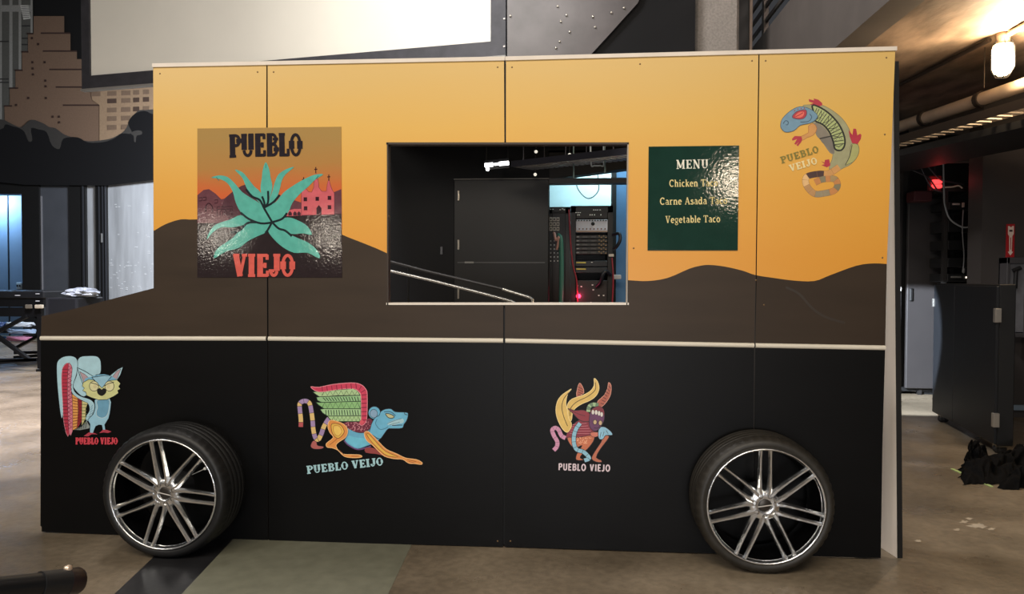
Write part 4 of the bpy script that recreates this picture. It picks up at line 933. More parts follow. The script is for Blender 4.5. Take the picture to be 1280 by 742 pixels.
# coils of cable in the dock doorway
cabs = [((52, 116, 180), 'blue'), ((182, 120, 150), 'pink'), ((30, 32, 40), 'black'), ((150, 170, 200), 'pale blue'), ((44, 70, 120), 'navy'), ((206, 214, 226), 'white')]
YCB = 10.6
for i, (c, nm) in enumerate(cabs):
    rnd = random.Random(i+20); pts = []; px = (-10, 26, -9, 27, -9, 26)[i]
    base = F(px, 432); base.y = YCB+.2; base.x = P(px, 430, base.y).x
    lay = (0, 0, .15, .15, .30, .30)[i]
    for k in range(90):
        a = k*.42; r = .22+.03*sin(k*.37+i)+.02*rnd.random()
        pts.append((base.x+r*cos(a)*1.15, base.y+r*sin(a)*.6,   .03+lay+.03*(1+sin(k*.9+i))+.003*(k/14)))
    mb = MB(); mb.tube(pts, .017, M('cable_'+nm.replace(' ', '_'), c, .4), 6)
    tag(mb.build('cable_coil'), {'blue': 'mid blue cable coil at the bottom of the dock doorway pile, far left', 'pink': 'pink cable coil in the heap under the stage platform', 'black': 'black cable coil in the heap under the stage platform', 'pale blue': 'pale blue cable coil in the heap under the stage platform', 'navy': 'dark navy cable coil on top of the heap at far left', 'white': 'white cable coil on top of the heap under the stage platform'}[nm], 'cable', 'cable coils heaped in the dock doorway')

# ================================================================== BEHIND THE HATCH
YD = YM-.06
x0, x1 = P(568, 300, YD).x, P(685.8, 300, YD).x; ztd = P(640, 224, YD).z
DPN = M('door_panel_grey', (24, 24, 25), .45, var=.12, vscale=1.5, spec=.3)
mb = MB(); mb.box(((x0+x1)/2, YD, ztd/2), (x1-x0, .06, ztd-.01), DPN, bev=.006)
mb.box(((x0+x1)/2, YD-.01, ztd), (x1-x0, .07, .012), M('door_edge_pale', (72, 70, 66), .4))
dr = struct('door_4', mb)
zz = P(640, 328, YD).z
for z in (P(572, 245, YD).z, P(572, 306, YD).z, P(572, 367, YD).z):
    mb = MB(); mb.box((P(573, 300, YD-.035).x, YD-.035, z), (.02, .012, .11), M('hinge_steel', (190, 186, 178), .3, .7), bev=.003)
    mb.tube([(P(572.5, 300, YD-.04).x, YD-.042, z-.055), (P(572.5, 300, YD-.04).x, YD-.042, z+.055)], .007, M('hinge_steel'), 8); mb.build('hinge', dr)
mb = MB(); mb.box(((x0+x1)/2, YD-.032, zz), (x1-x0-.08, .006, .012), M('push_bar_dark', (66, 66, 68), .4)); mb.box((P(587, 328, YD).x, YD-.036, zz), (.10, .012, .02), M('plate_pale', (120, 120, 118), .4)); mb.build('door_rail', dr)
q = P(552, 313, YM-.01); MB().box(q, (.022, .015, .085), M('wall_plate', (78, 80, 86), .4), bev=.004)
tag(MB().box(q, (.03, .02, .09), M('wall_plate', (78, 80, 86), .4), bev=.004).build('wall_switch'), 'small grey switch plate on the black wall seen through the hatch', 'switch')

def rail(name, label, pts, r, cols, posts):
    t = thing(name, label, 'handrail', (pts[len(pts)//2].x, pts[0].y, 0), 'handrails behind the hatch')
    for i, m in enumerate(cols):
        MB().tube((pts[:3], pts[2:])[i], r, m, 10).build('rail', t)
    for q in posts: MB().tube([(q.x, q.y, 0), (q.x, q.y, q.z)], r*.8, BM, 8).build('post', t)
    return t
YH = 2.4; steel = M('rail_steel', (206, 206, 204), .25, .8); dull = M('rail_shaded', (62, 62, 64), .4, .5)  # rear rail: dark stretch carries shade in its colour, bright end is lit
a = [P(430, 311, YH+.5), P(530, 338, YH+.5), P(628, 361, YH+.5), P(662, 371.5, YH+.5), P(665.5, 374, YH+.5), P(667, 384, YH+.5)]
rail('handrail', 'rear stair handrail, coloured dark where shaded and bright where lit, seen through the hatch', a, .013, (dull, steel), [P(510, 333, YH+.5), a[-1]])
b = [P(440, 327, YH), P(540, 350.5, YH), P(605, 367, YH), P(640, 376.5, YH), P(644, 379, YH), P(646, 388, YH)]
rail('handrail', 'front stair handrail of bright steel, seen through the hatch', b, .012, (steel, steel), [P(450, 329.5, YH), b[-1]])

# racks
def label_box(mb, q, w_, h_, m, d_=.006): mb.box(q, (w_, d_, h_), m)
YQ = 5.15
def rackbox(px0, px1, pyt, Y, label, dep=.6):
    xa, xb = P(px0, 300, Y).x, P(px1, 300, Y).x; zt_ = P((px0+px1)/2, pyt, Y).z
    t = thing('equipment_rack', label, 'equipment rack', ((xa+xb)/2, Y+dep/2, 0), 'equipment racks')
    rm = M('rack_black', (20, 18, 18), .4)
    f = MB()
    for xx in (xa+.03, xb-.03): f.box((xx, Y+dep/2, zt_/2), (.06, dep, zt_), rm)
    f.box(((xa+xb)/2, Y+dep/2, zt_-.04), (xb-xa, dep, .08), rm); f.box(((xa+xb)/2, Y+dep/2, .04), (xb-xa, dep, .08), rm); f.box(((xa+xb)/2, Y+dep-.01, zt_/2), (xb-xa, .02, zt_), rm)
    f.build('cabinet_frame', t); return t, xa, xb, zt_
t, xa, xb, ztp = rackbox(713.3, 766, 257, YQ, 'black equipment rack with white patch panel and red light, right in the hatch opening')
GU = M('unit_dark', (34, 31, 31), .4, .2); WHT = M('panel_white', (206, 210, 222), .4); MID = M('unit_grey', (78, 76, 74), .4); LEDW = M('led_white', (230, 235, 230), .4)
zy = lambda py: P(740, py, YQ).z
pxx = lambda px: P(px, 300, YQ-.02).x
def unit(y0, y1, m, nm='rack_unit', off=.02):
    return MB().box(((xa+xb)/2, YQ+.13-off, (zy(y0)+zy(y1))/2), (xb-xa-.125, .22, zy(y0)-zy(y1)-.004), m, bev=.004).build(nm, t)
u = unit(264, 273, GU); mb = MB()
for px in (722, 724, 737.5, 740, 743, 751): mb.box((pxx(px), YQ-.01, zy(268.5)), (.012, .012, .012), LEDW)
mb.build('button', u)
mb = MB()
for px in (720, 722.5, 725, 742, 744.5, 747, 750): mb.box((pxx(px), YQ-.004, zy(265.5 if px < 730 else 262.3)), (.016, .01, .008), LEDW)
mb.build('top_label', t)
u = unit(274, 290.5, WHT); mb = MB()
for k in range(12): mb.box((pxx(720+k*3.4), YQ-.006, zy(275.5)), (.018, .014, .014), GU)
for k in range(9): mb.box((pxx(719.5+k*4.6), YQ-.006, zy(286)), (.014, .014, .016), M('plug_brown', (120, 84, 70), .5))
mb.lathe([(0, -.012), (.022, -.012), (.022, 0)], BLK, 14, c=(pxx(741), YQ, zy(279.5))); mb.build('socket', u)
mb = MB(); mb.box(((xa+xb)/2, YQ-.004, zy(289)), (xb-xa-.13, .014, .016), M('strip_tan', (176, 150, 130), .5)); mb.build('label_strip', u)
for k in range(5):
    y = 293.5+k*4.9; u = unit(y, y+4.7, M('amp_dark', (50, 48, 48), .4)); mb = MB()
    for px, w_ in ((731, .06), (742, .06)): MB().box((pxx(px), YQ-.004, zy(y+2.4)), (w_, .014, .022), MID).build('slot', u)
    MB().box((pxx(722.5), YQ-.004, zy(y+2.4)), (.03, .014, .012), M('amp_mark', (150, 150, 150), .4)).build('mark', u)
    for j in range(4): mb.box((pxx(749+j*2.8), YQ-.004, zy(y+1.2+(j % 2)*2)), (.014, .014, .014), M('plug_tan', (176, 146, 104), .5))
    mb.build('plug_block', u)
for y in (325.5, 333.5):
    u = unit(y, y+7.5, M('unit_blue_black', (30, 32, 36), .35)); mb = MB(); mb.box((pxx(726.5), YQ-.006, zy(y+2.6)), (.115, .014, .016), M('label_yellow', (206, 196, 90), .5)); mb.build('yellow_label', u)
    if y < 330: MB().box((pxx(740), YQ-.006, zy(y+2.2)), (.02, .014, .008), LEDW).build('indicator', u)
u = unit(350, 392, M('unit_brown_black', (40, 34, 34), .45)); mb = MB()
for (px, py) in ((722, 357), (727, 358), (741, 356), (742, 362), (749, 369), (755, 369), (722, 378), (739, 378)): mb.box((pxx(px), YQ-.006, zy(py)), (.018, .014, .014), LEDW)
mb.build('button', u)
led = M('red_led', (255, 40, 70), .3, emit=9); mb = MB(); mb.lathe([(0, -.03), (.018, -.028), (.026, -.018), (.028, 0)], led, 18, c=(pxx(723.5), YQ, zy(370))); mb.build('red_light', u)
light('red_led_glow', 'POINT', (pxx(723.5), YQ-.10, zy(370)), None, 1.0, (1, .08, .2), .02)
MB().box((P(764, 319, YQ-.02).x, YQ-.02, zy(319)), (.06, .03, .03), M('tag_white', (214, 210, 200), .5)).build('cable_tag', t)
q = P(771, 346, 5.3); 
bx = MB(); bx.box(q, (.10, .06, .055), M('box_pale', (190, 190, 194), .4), bev=.006); tag(bx.build('junction_box'), 'small pale junction box on the blue wall right of the racks', 'junction box')
t2, xa2, xb2, zt2_ = rackbox(684, 713.1, 258.5, YQ, 'narrower black rack with patch sockets and green cables, left of the red light rack')
Y2 = YQ; z2 = lambda py: P(698, py, Y2).z; p2 = lambda px: P(px, 300, Y2-.02).x
mb = MB(); mb.box(((xa2+xb2)/2, Y2+.1, (z2(264)+z2(393))/2), (xb2-xa2-.12, .2, z2(264)-z2(393)), M('unit_dark'), bev=.004); pn = mb.build('patch_panel', t2)
mb = MB()
for r_ in range(3):
    for c_ in range(3): mb.box((p2(688.5+c_*4.4), Y2-.01, z2(274+r_*6)), (.036, .02, .045), M('port_white', (196, 192, 184), .5)); mb.box((p2(688.5+c_*4.4), Y2-.022, z2(274+r_*6)), (.016, .008, .02), BLK)
mb.build('socket_block', t2)
mb = MB()
for r_ in range(6):
    for c_ in range(3): mb.box((p2(688.5+c_*4.4), Y2-.006, z2(301+r_*5)), (.012, .014, .012), LEDW)
for (px, py) in ((688, 261.5), (691, 261.5), (700, 262), (703, 261), (705, 262)): mb.box((p2(px), Y2-.006, z2(py)), (.018, .014, .01), LEDW)
mb.build('jack', t2)
def cable(pts, r, m, label, name='cable', group=None, n=8):
    return tag(MB().tube(smooth([tuple(q) for q in pts], False, 6), r, m, n).build(name), label, 'cable', group)
cable([P(698, 294, Y2+.01), P(699, 295, Y2-.06), P(701, 300, Y2-.09), P(702, 330, Y2-.09), P(701.5, 370, Y2-.09), P(700, 410, Y2-.06)], .028, M('cable_green', (62, 122, 108), .5), 'thick teal green cable hanging down the narrower rack')
cable([P(692, 291, Y2+.01), P(693, 292, Y2-.08), P(695, 300, Y2-.1), P(699, 296, Y2-.1), P(696, 312, Y2-.08)], .016, M('cable_pinkish', (196, 150, 140), .5), 'short pinkish cable loop plugged into the narrower rack')
cable([P(711, 262, YQ-.05), P(713, 300, YQ-.06), P(716, 330, YQ-.06), P(721, 352, YQ-.06), P(722, 385, YQ-.04)], .009, M('cable_red', (150, 44, 58), .5), 'thin dark red cable running down between the two racks')
cable([P(765, 322, YQ-.05), P(766.5, 345, YQ-.07), P(766, 370, YQ-.06), P(764, 392, YQ-.05)], .009, M('cable_red'), 'thin dark red cable along the right edge of the right rack')
cable([P(766, 293, YQ-.05), P(774, 292, YQ-.12), P(775, 300, YQ-.14), P(771, 308, YQ-.12), P(767, 311, YQ-.05)], .02, M('cable_black', (14, 14, 15), .4), 'black cable loop bulging from the upper right side of the rack')
cable([P(763, 343, YQ-.03), P(757, 339, YQ-.12), P(753, 344, YQ-.14), P(751, 352, YQ-.1), P(746, 358, YQ-.03)], .022, M('cable_black'), 'black cable loop in front of the lower right rack shelf')
cable([P(720, 190, 5.9), P(720, 216, 5.9), P(722, 235, 5.9), P(735, 248, 5.9), P(748, 238, 5.9), P(747, 216, 5.9), P(747, 190, 5.9)], .008, M('cable_grey', (90, 110, 110), .5), 'thin grey cable drooping in front of the glowing wall above the racks')
cable([P(764-28, 240, 5.95), P(737, 262, 5.95)], .008, M('cable_grey'), 'thin straight cable dropping behind the right rack top') if False else None

# cable tray and slim lights under the ceiling behind the hatch
def ladder_tray(name, label, p0, p1, wdt, hgt, slots, m, ms, rods=True):
    t = thing(name, label, 'cable tray', tuple((p0+p1)/2))
    d = (p1-p0).normalized(); s_ = d.cross(Vector((0, 0, 1))).normalized(); L = (p1-p0).length
    for sg in (-1, 1): MB().bar(p0+s_*sg*wdt/2, p1+s_*sg*wdt/2, .012, hgt, m).build('side_rail', t)
    mb = MB()
    for k in range(slots):
        c = p0+d*(L*(k+.5)/slots); mb.bar(c-s_*wdt/2-Vector((0, 0, hgt*.42)), c+s_*wdt/2-Vector((0, 0, hgt*.42)), .03, .012, ms)
    mb.build('rung', t)
    for f in ((.12, .5, .88) if rods else ()):
        c = p0+d*L*f
        for sg in (-1, 1): MB().tube([c+s_*sg*wdt*.5, Vector((c.x+s_.x*sg*wdt*.5, c.y+s_.y*sg*wdt*.5, 2.955))], .006, m, 6).build('hanger_rod', t)
    return t
trm = M('tray_steel', (46, 46, 54), .4, .5); trs = M('tray_rung', (120, 124, 130), .35, .6)
ladder_tray('cable_tray', 'dark cable tray crossing the top right of the hatch opening', P(652, 207, 3.9), P(800, 191, 2.9), .3, .06, 22, trm, trs)
cable([P(738, 175, 3.3), P(739, 205, 3.3), P(743, 206.8, 3.3), P(750, 206.8, 3.3), P(755, 204.5, 3.3), P(754, 175, 3.3)], .008, M('cable_pale', (170, 180, 186), .4), 'pale cable ring hanging under the tray behind the hatch')
TY = lambda px: 3.9-(px-652)/148*1.0
for (px, py0, py1) in ((717, 203, 222), (756, 204, 216)): cable([P(px, 160, TY(px)), P(px, py0-4, TY(px)), P(px+.3, (py0+py1)/2, TY(px)), P(px, py1, TY(px))], .007, M('cable_grey'), 'thin cable end dangling from the left part of the hatch tray' if px < 730 else 'thin cable end dangling from the right part of the hatch tray')
q0, q1 = P(606, 206.5, 4.1), P(636, 203.5, 4.1)
t = thing('strip_light', 'small bright white strip light high up behind the hatch', 'light', tuple((q0+q1)/2))
MB().bar(q0+Vector((0, .03, .0)), q1+Vector((0, .03, .0)), .05, .10, BM).build('housing', t)
tb = M('strip_glow', (255, 255, 255), .3, emit=5)
for a, b in ((.0, .34), (.40, .56), (.60, 1)):
    mb = MB(); mb.tube([q0+(q1-q0)*a, q0+(q1-q0)*b], (.022 if a != .4 else .014), tb, 10); mb.build('lamp', t)
for f in (0.05, .95): MB().tube([q0+(q1-q0)*f+Vector((0, .03, .04)), q0+(q1-q0)*f+Vector((0, .03, 2.955-q0.z))], .006, BM, 6).build('hanger_rod', t)
MB().lathe([(0, -.02), (.016, -.016), (.02, 0), (.016, .016), (0, .02)], tb, 12, c=P(609.5, 211.5, 4.1)).build('lamp', t)
for (px, py, lab) in ((670, 189.5, 'tiny white spot lamp upper centre of the hatch, above the tray'), (712, 193.5, 'small pale lamp sitting on top of the hatch cable tray'), (669, 218, 'tiny pale lamp just below the left end of the hatch tray')):
    q = P(px, py, 3.7 if px > 700 else (4.2 if py < 200 else 4.3)); t = thing('spot_lamp', lab, 'lamp', tuple(q), 'small lamps behind the hatch')
    MB().lathe([(0, .05), (.03, .05), (.035, 0), (.03, -.01)], BM, 14, c=q+Vector((0, .0, 0))).build('housing', t)
    MB().lathe([(0, -.016), (.012, -.014), (.018, 0)], M('dim_glow', (235, 230, 215), .4, emit=.9), 12, c=q+Vector((0, -.002, 0))).build('lens', t)
    MB().tube([q+Vector((0, .03, .02)), q+Vector((0, .03, 2.955-q.z))], .006, BM, 6).build('hanger_rod', t)

# ================================================================== STAGE RIGHT
# balcony rail above the beam
t = thing('balcony_railing', 'barred balcony railing above the grey beam at upper right', 'railing', (XB-.1, 3, zt2))
rm = M('railing_grey', (84, 78, 74), .5, .3); light('balcony_fill', 'POINT', (XB+.6, 1.5, zt2+1.7), None, 130, (1, .85, .75), .1)  # unseen point lamp added to lift the tone behind the railing
ya, yb_ = -2.5, 8.0
for k in range(7): MB().bar((XB-.12, ya, zt2+.10+k*.18), (XB-.12, yb_, zt2+.10+k*.18), .03, .045, rm).build('rail', t)
for yy in (-2.4, -.8, .8, 2.4, 4.0, 5.6, 7.9): MB().box((XB-.12, yy, zt2+.64), (.06, .09, 1.28), rm).build('post', t)
mb = wallbox(XB+1.2, XB+1.35, -4, 9, zt2-.1, zt2+3, M('balcony_wall_brown', (122, 96, 84), .7, var=.2, vscale=2)); struct('wall_balcony', mb)
mb = MB()
for k in range(14):
    for j in range(3): 
        c = Vector((XB+.55, 2.6-j*.18+k*.25, zt2+.55+.0*k)); 
        mb.bar(c, c+Vector((.0, .06, .22)), .02, .02, M('grating_pale', (190, 180, 166), .5))
tag(mb.build('grating'), 'pale slatted grating glimpsed between the balcony rails', 'grating', None, None)
mb = MB(); wallbox(P(921, 30, 5.0).x, P(938, 30, 5.0).x, 5.0, 5.1, 3.2, 8, M('slot_dark', (40, 40, 42), .6), mb); struct('trim_3', mb)
mb = MB(); q = P(938.5, 30, 4.98); mb.box((q.x, 4.98, 5.6), (.03, .03, 4.8), M('slot_edge', (150, 132, 120), .5)); struct('trim_4', mb)

def pipe(name, label, pts, r, m, coup=(), cm=None, cat='pipe'):
    t = thing(name, label, cat, tuple((pts[0]+pts[-1])/2)); MB().tube(pts, r, m, 18).build('tube', t)
    d = (pts[1]-pts[0]).normalized()
    for f, L, k in coup:
        c = pts[0]+(pts[-1]-pts[0])*f; MB().tube([c-d*L/2, c+d*L/2], r*k, cm or m, 18).build('collar', t)
    return t
# grey conduit on the side of the beam
xq = XB-.09
def on_x(px, py, x): return PX(px, py, x)
a, b = on_x(1022, 64, xq), on_x(1125, -3, xq); d = b-a
pipe('conduit', 'grey conduit running along the side of the beam above the truck corner', [a-d*.7, b+d*.6], .05, M('conduit_grey', (104, 96, 92), .4, .3), ((.66, .9, 1.18),), M('conduit_sleeve', (88, 80, 78), .45, .3))
# thin dark conduit under the slab, passing behind the lamp
a, b = PZ(1120, 108.5, ZS-.03), PZ(1237, 50, ZS-.03); d = b-a
pipe('conduit', 'thin dark conduit fixed under the slab, leading to the caged lamp', [a-d*1.2, b], .018, M('conduit_dark', (52, 44, 38), .5))
a, b = PZ(1262, 42, ZS-.03), PZ(1290, 26, ZS-.03)
pipe('conduit', 'short pale conduit under the slab, right of the caged lamp', [a, a+(b-a)*2.5], .02, M('conduit_pale', (170, 150, 128), .45))
# big pipe with couplings
zp = 2.95
a, b = PZ(1120, 160, zp), PZ(1280, 106, zp); d = b-a
pp = pipe('sprinkler_pipe', 'large brown pipe with two collars crossing below the slab at right', [a-d*1.2, b+d*.5], .058, M('pipe_brown', (176, 156, 136), .5, .1, var=.12, vscale=5),
     ((.46+.085, .05, 1.28), (.46+.25, .05, 1.25)), M('collar_dark', (60, 52, 46), .5, .4))
c = PZ(1230, 118, zp); hk = MB(); hk.tube([c+Vector((0, 0, .055)), c+Vector((0, 0, ZS-zp))], .005, M('hook_steel', (70, 62, 56), .5, .6), 8); hk.build('hanger', pp)
# cable tray (white lined channel)
zc = 2.72
a, b = PZ(1122, 178, zc), PZ(1285, 131, zc); d = b-a
ladder_tray('cable_tray', 'ribbed cable tray with pale rungs under the big pipe at right', a-d*.3, b+d*.5, .16, .075, 26, M('tray_brown', (66, 58, 52), .45, .3), M('tray_pale', (186, 176, 162), .4, .2), False)
mb = MB(); a2, b2 = PZ(1122, 186, 2.62), PZ(1285, 146, 2.62); d = (b2-a2)
mb.bar(a2-d*.8+Vector((.42, 0, -.04)), b2+d*.5+Vector((.42, 0, -.04)), .8, .06, BLK); struct('trim_5', mb)
# round duct across
a, b = P(1085, 198, 4.3), P(1300, 195, 4.3)
pipe('duct', 'dark horizontal duct across the back above the grey door', [a, b], .062, M('duct_dark', (58, 52, 50), .5, .2))
# jelly-jar lamp
q = PZ(1254, 42, ZS-.005); lz = q.z
lp = thing('bulkhead_lamp', 'glowing caged jar lamp under the slab at upper right', 'lamp', tuple(q))
MB().lathe([(0, 0), (.055, 0), (.055, -.03), (.05, -.045), (.05, -.085), (0, -.085)], M('lamp_cast', (120, 104, 88), .5, .4), 28, 'Z', q).build('lamp_base', lp)
glass = [(0, -.34), (.03, -.335), (.058, -.315), (.072, -.28), (.074, -.12), (.066, -.09), (.05, -.085)]
MB().lathe(glass, M('lamp_glow', (255, 222, 170), .2, emit=14), 28, 'Z', q).build('glass_jar', lp)
mb = MB()
for k in range(6):
    a_ = 2*pi*k/6+.2; e = Vector((cos(a_), sin(a_), 0)); mb.tube([q+e*.06+Vector((0, 0, -.06)), q+e*.085+Vector((0, 0, -.12)), q+e*.085+Vector((0, 0, -.28)), q+e*.05+Vector((0, 0, -.345)), q+Vector((0, 0, -.362))], .0035, DARKMETAL, 6)
mb.build('guard', lp)
light('lamp_light', 'POINT', q+Vector((-.02, -.14, -.22)), None, 115, (1, .74, .46), .06)

# grey door standing open at the back
x0, x1 = P(1134, 300, YS-.15).x, P(1180, 300, YS-.15).x; zt_ = P(1150, 248.5, YS-.15).z; zb_ = P(1150, 485, YS-.15).z
mb = MB(); mb.box(((x0+x1)/2, YS-.15, (zt_+zb_)/2), (x1-x0, .05, zt_-zb_), M('grey_door', (50, 47, 47), .5, var=.06), bev=.006); d5 = struct('door_5', mb)
MB().box((P(1139, 365, YS-.19).x, YS-.19, P(1139, 368, YS-.19).z), (.035, .03, .15), BLK, bev=.008).build('door_handle', d5)
MB().box((P(1125, 361, YS-.15).x, YS-.14, P(1125, 361, YS-.14).z), (.03, .03, .05), M('plate_white', (190, 186, 180), .4)).build('strike_plate', d5)
for z in (zb_+.25, zt_-.25): MB().box((x1+.01, YS-.17, z), (.02, .03, .1), DARKMETAL).build('hinge', d5)
mb = MB(); mb.box(((x0+x1)/2, YS-.05, zb_/2+.02), (x1-x0+.1, .12, max(.02, zb_*.5)), BLK); struct('trim_6', mb)
# red warning light with cables
q = P(1171, 227, 4.6)
t = thing('warning_light', 'glowing red warning light among cables above the grey door', 'light', tuple(q))
mb = MB(); mb.box(q, (.10, .05, .045), M('red_glow', (255, 70, 70), .3, emit=1.6), bev=.01); mb.box(q+Vector((0, 0, -.05)), (.10, .05, .04), M('red_glow'), bev=.01); mb.build('lens', t)
MB().box(q+Vector((.0, .05, -.01)), (.13, .06, .16), M('red_casing', (110, 26, 30), .5), bev=.01).build('casing', t)
MB().tube([q+Vector((.0, .05, .06)), q+Vector((.02, .05, .5))], .012, BM, 8).build('stem', t)
light('warning_glow', 'POINT', q+Vector((0, -.12, -.02)), None, .4, (1, .1, .1), .03)
mb = MB(); r0 = P(1153, 249, 4.9); mb.box(P(1149, 246, 5.1), (.2, .2, .12), M('red_box', (74, 30, 34), .6), bev=.01); tag(mb.build('storage_box'), 'dull red box on top of the grey door frame', 'box')
CG = M('cable_mid_grey', (120, 122, 124), .4)
cable([P(1179, 200, 4.33), P(1180, 240, 4.36), P(1181, 256, 4.4), P(1187, 273, 4.4), P(1199, 282, 4.4), P(1208, 284, 4.4), P(1219, 278, 4.4), P(1225, 263, 4.4), P(1226, 245, 4.36), P(1225, 200, 4.33)], .009, CG, 'large grey cable loop hanging over the dark rack at right')
cable([P(1178, 234, 4.4), P(1190, 233.5, 4.4), P(1198, 232, 4.4), P(1203, 235, 4.4)], .008, M('cable_cream', (206, 190, 172), .4), 'short cream cable beside the red warning light')
cable([P(1212, 208, 4.2), P(1217, 215, 4.2), P(1228, 230, 4.2)], .011, CG, 'straight grey cable slanting down from the duct at right')
for i, pts in enumerate((((1122, 205), (1140, 212), (1160, 222), (1172, 238)), ((1150, 206), (1158, 224), (1166, 236), (1178, 240)), ((1160, 208), (1175, 224), (1192, 228), (1205, 230)))):
    cable([P(*p, 4.55) for p in pts], .009, M('cable_black'), ('black cable drooping left of the red warning light', 'black cable crossing behind the red warning light', 'black cable passing right above the red warning light')[i])
# dark rack behind the cabinet
YX = 4.75
xa, xb = P(1180, 300, YX).x, P(1224, 300, YX).x; zt_ = P(1200, 232, YX).z
t = thing('equipment_rack', 'tall dark open rack between the grey door and the wall with the red sign', 'equipment rack', ((xa+xb)/2, YX+.3, 0), 'equipment racks')
f = MB()
for xx in (xa+.02, xb-.02): f.box((xx, YX+.03, zt_/2), (.04, .05, zt_), M('rack_edge', (34, 32, 31), .5)); f.box((xx, YX+.55, zt_/2), (.04, .05, zt_), M('rack_edge'))
f.box(((xa+xb)/2, YX+.3, zt_-.03), (xb-xa, .6, .06), M('rack_edge')); f.box(((xa+xb)/2, YX+.58, zt_/2), (xb-xa, .02, zt_), BLK); f.build('cabinet_frame', t)
for (y0, y1) in ((252, 262), (275, 290), (300, 312), (322, 334), (342, 352)):
    z0, z1 = P(1200, y0, YX).z, P(1200, y1, YX).z; u = MB().box(((xa+xb)/2, YX+.2, (z0+z1)/2), (xb-xa-.09, .4, z0-z1), M('rack_unit_black', (19, 19, 20), .4), bev=.004).build('rack_unit', t)
    if y0 == 252: MB().box(P(1195, 255, YX-.01), (.07, .02, .018), M('label_grey', (170, 166, 160), .5)).build('label', u); MB().box(P(1204, 256, YX-.02), (.016, .03, .05), M('plug_pale', (186, 182, 170), .4)).build('plug', u)
    if y0 == 342: MB().box(P(1208.5, 346.5, YX-.01), (.018, .02, .018), M('led_bright', (255, 240, 220), .3, emit=1.5)).build('indicator', u); MB().box(P(1195, 346, YX-.01), (.10, .02, .02), M('label_dim', (90, 88, 84), .5)).build('label', u)
cable([P(1204, 262, YX-.05), P(1203, 290, YX-.06), P(1205, 318, YX-.05), P(1204, 336, YX-.06)], .006, CG, 'thin grey wire hanging down the front of the dark rack at right')
MB_ = MB().lathe([(0, .03), (.012, .02), (.018, -.02), (.0, -.03)], M('plug_grey', (110, 110, 110), .4), 10, 'Z', P(1204.5, 338, YX-.06)); tag(MB_.build('plug'), 'small grey plug dangling at the end of the wire at right', 'plug')

# tall black cabinet, turned towards the left
C0, L0 = PZ(1243, 557, .07), PZ(1164.5, 515, .07); C0.z = L0.z = 0
e1 = (L0-C0); wdt = e1.length; e1.normalize(); e2 = Vector((e1.y, -e1.x, 0)); e2 = e2 if e2.x > 0 else -e2
lo, hi = .05, 2.0
for _ in range(40):
    md = (lo+hi)/2; q = C0+e2*md; d = q-CAM; u_ = 640+FPX*d.dot(RT)/d.dot(FW)
    if u_ > 1267: hi = md
    else: lo = md
dep = min(md, .9)
zt_ = PX(1243, 355, C0.x).z
hcab = (P(1243, 355, C0.y)).z
t = thing('storage_cabinet', 'black two door cabinet on casters, right of the truck', 'cabinet', tuple(C0+e1*wdt/2+e2*dep/2))
r3 = Matrix((e1, e2, Vector((0, 0, 1)))).transposed()
def cbox(u0, u1, d0, d1, z0, z1, m, bev=0): return MB().box(C0+e1*((u0+u1)/2)+e2*((d0+d1)/2)+Vector((0, 0, (z0+z1)/2)), (u1-u0, d1-d0, z1-z0), m, rot=r3, bev=bev)
CB = M('cabinet_black', (16, 18, 22), .5, var=.12, vscale=3)
cbox(.01, wdt-.01, .02, dep, .07, hcab, M('cabinet_body_black', (12, 12, 13), .55), .006).build('body', t)
sm_ = wdt*.62
cbox(.012, sm_-.002, .0, .022, .08, hcab-.015, CB, .004).build('door', t); cbox(sm_+.002, wdt-.012, .0, .022, .08, hcab-.015, CB, .004).build('door', t)
HS_ = M('latch_steel', (190, 184, 174), .3, .7)
for py in (394, 525):
    z = P(1243, py, C0.y).z
    cbox(-.012, .035, -.014, .03, z-.055, z+.055, HS_, .004).build('hinge', t)
for z in (P(1165, 378, L0.y).z,): cbox(wdt-.03, wdt+.008, -.012, .03, z-.04, z+.04, M('latch_dull', (110, 108, 104), .4, .6), .004).build('latch', t)
for u_ in (.08, wdt-.12):
    for d_ in (.08, dep-.08):
        c = C0+e1*u_+e2*d_; mb = MB(); mb.lathe([(0, -.018), (.03, -.018), (.036, -.008), (.036, .008), (.03, .018), (0, .018)], M('caster_rubber', (30, 30, 32), .5), 20, c=c+Vector((0, 0, .036))); mb.box(c+Vector((0, 0, .06)), (.05, .05, .022), HS_); mb.build('caster', t)
# wall-hung extinguisher cabinet and its sign
x0, x1 = P(1247.5, 370, YP).x, P(1274, 370, YP).x; z0, z1 = P(1260, 420, YP).z, P(1260, 322, YP).z
t = thing('extinguisher_cabinet', 'grey wall cabinet under the red arrow sign, partly behind the black cabinet', 'cabinet', ((x0+x1)/2, YP-.06, z0))
EG = M('extinguisher_grey', (70, 68, 70), .45); mb = MB(); th = .028
mb.box(((x0+x1)/2, YP-.01, (z0+z1)/2), (x1-x0, .02, z1-z0), EG)
for c, d_ in ((((x0+th/2), YP-.07, (z0+z1)/2), (th, .14, z1-z0)), (((x1-th/2), YP-.07, (z0+z1)/2), (th, .14, z1-z0)), (((x0+x1)/2, YP-.07, z1-.03), (x1-x0, .14, .06)), (((x0+x1)/2, YP-.07, z0+.02), (x1-x0, .14, .04))): mb.box(c, d_, EG, bev=.004)
mb.build('frame', t)
MB().box(((x0+x1)/2, YP-.115, (z0+z1)/2), (x1-x0-2*th, .006, z1-z0-.1), M('window_pane_grey', (104, 104, 108), .2, var=.3, vscale=6)).build('window_pane', t)
MB().box((x1-th*.5, YP-.147, (z0+z1)/2-.1), (.014, .016, z1-z0+.25), M('bright_strip', (150, 148, 144), .4)).build('edge_strip', t)
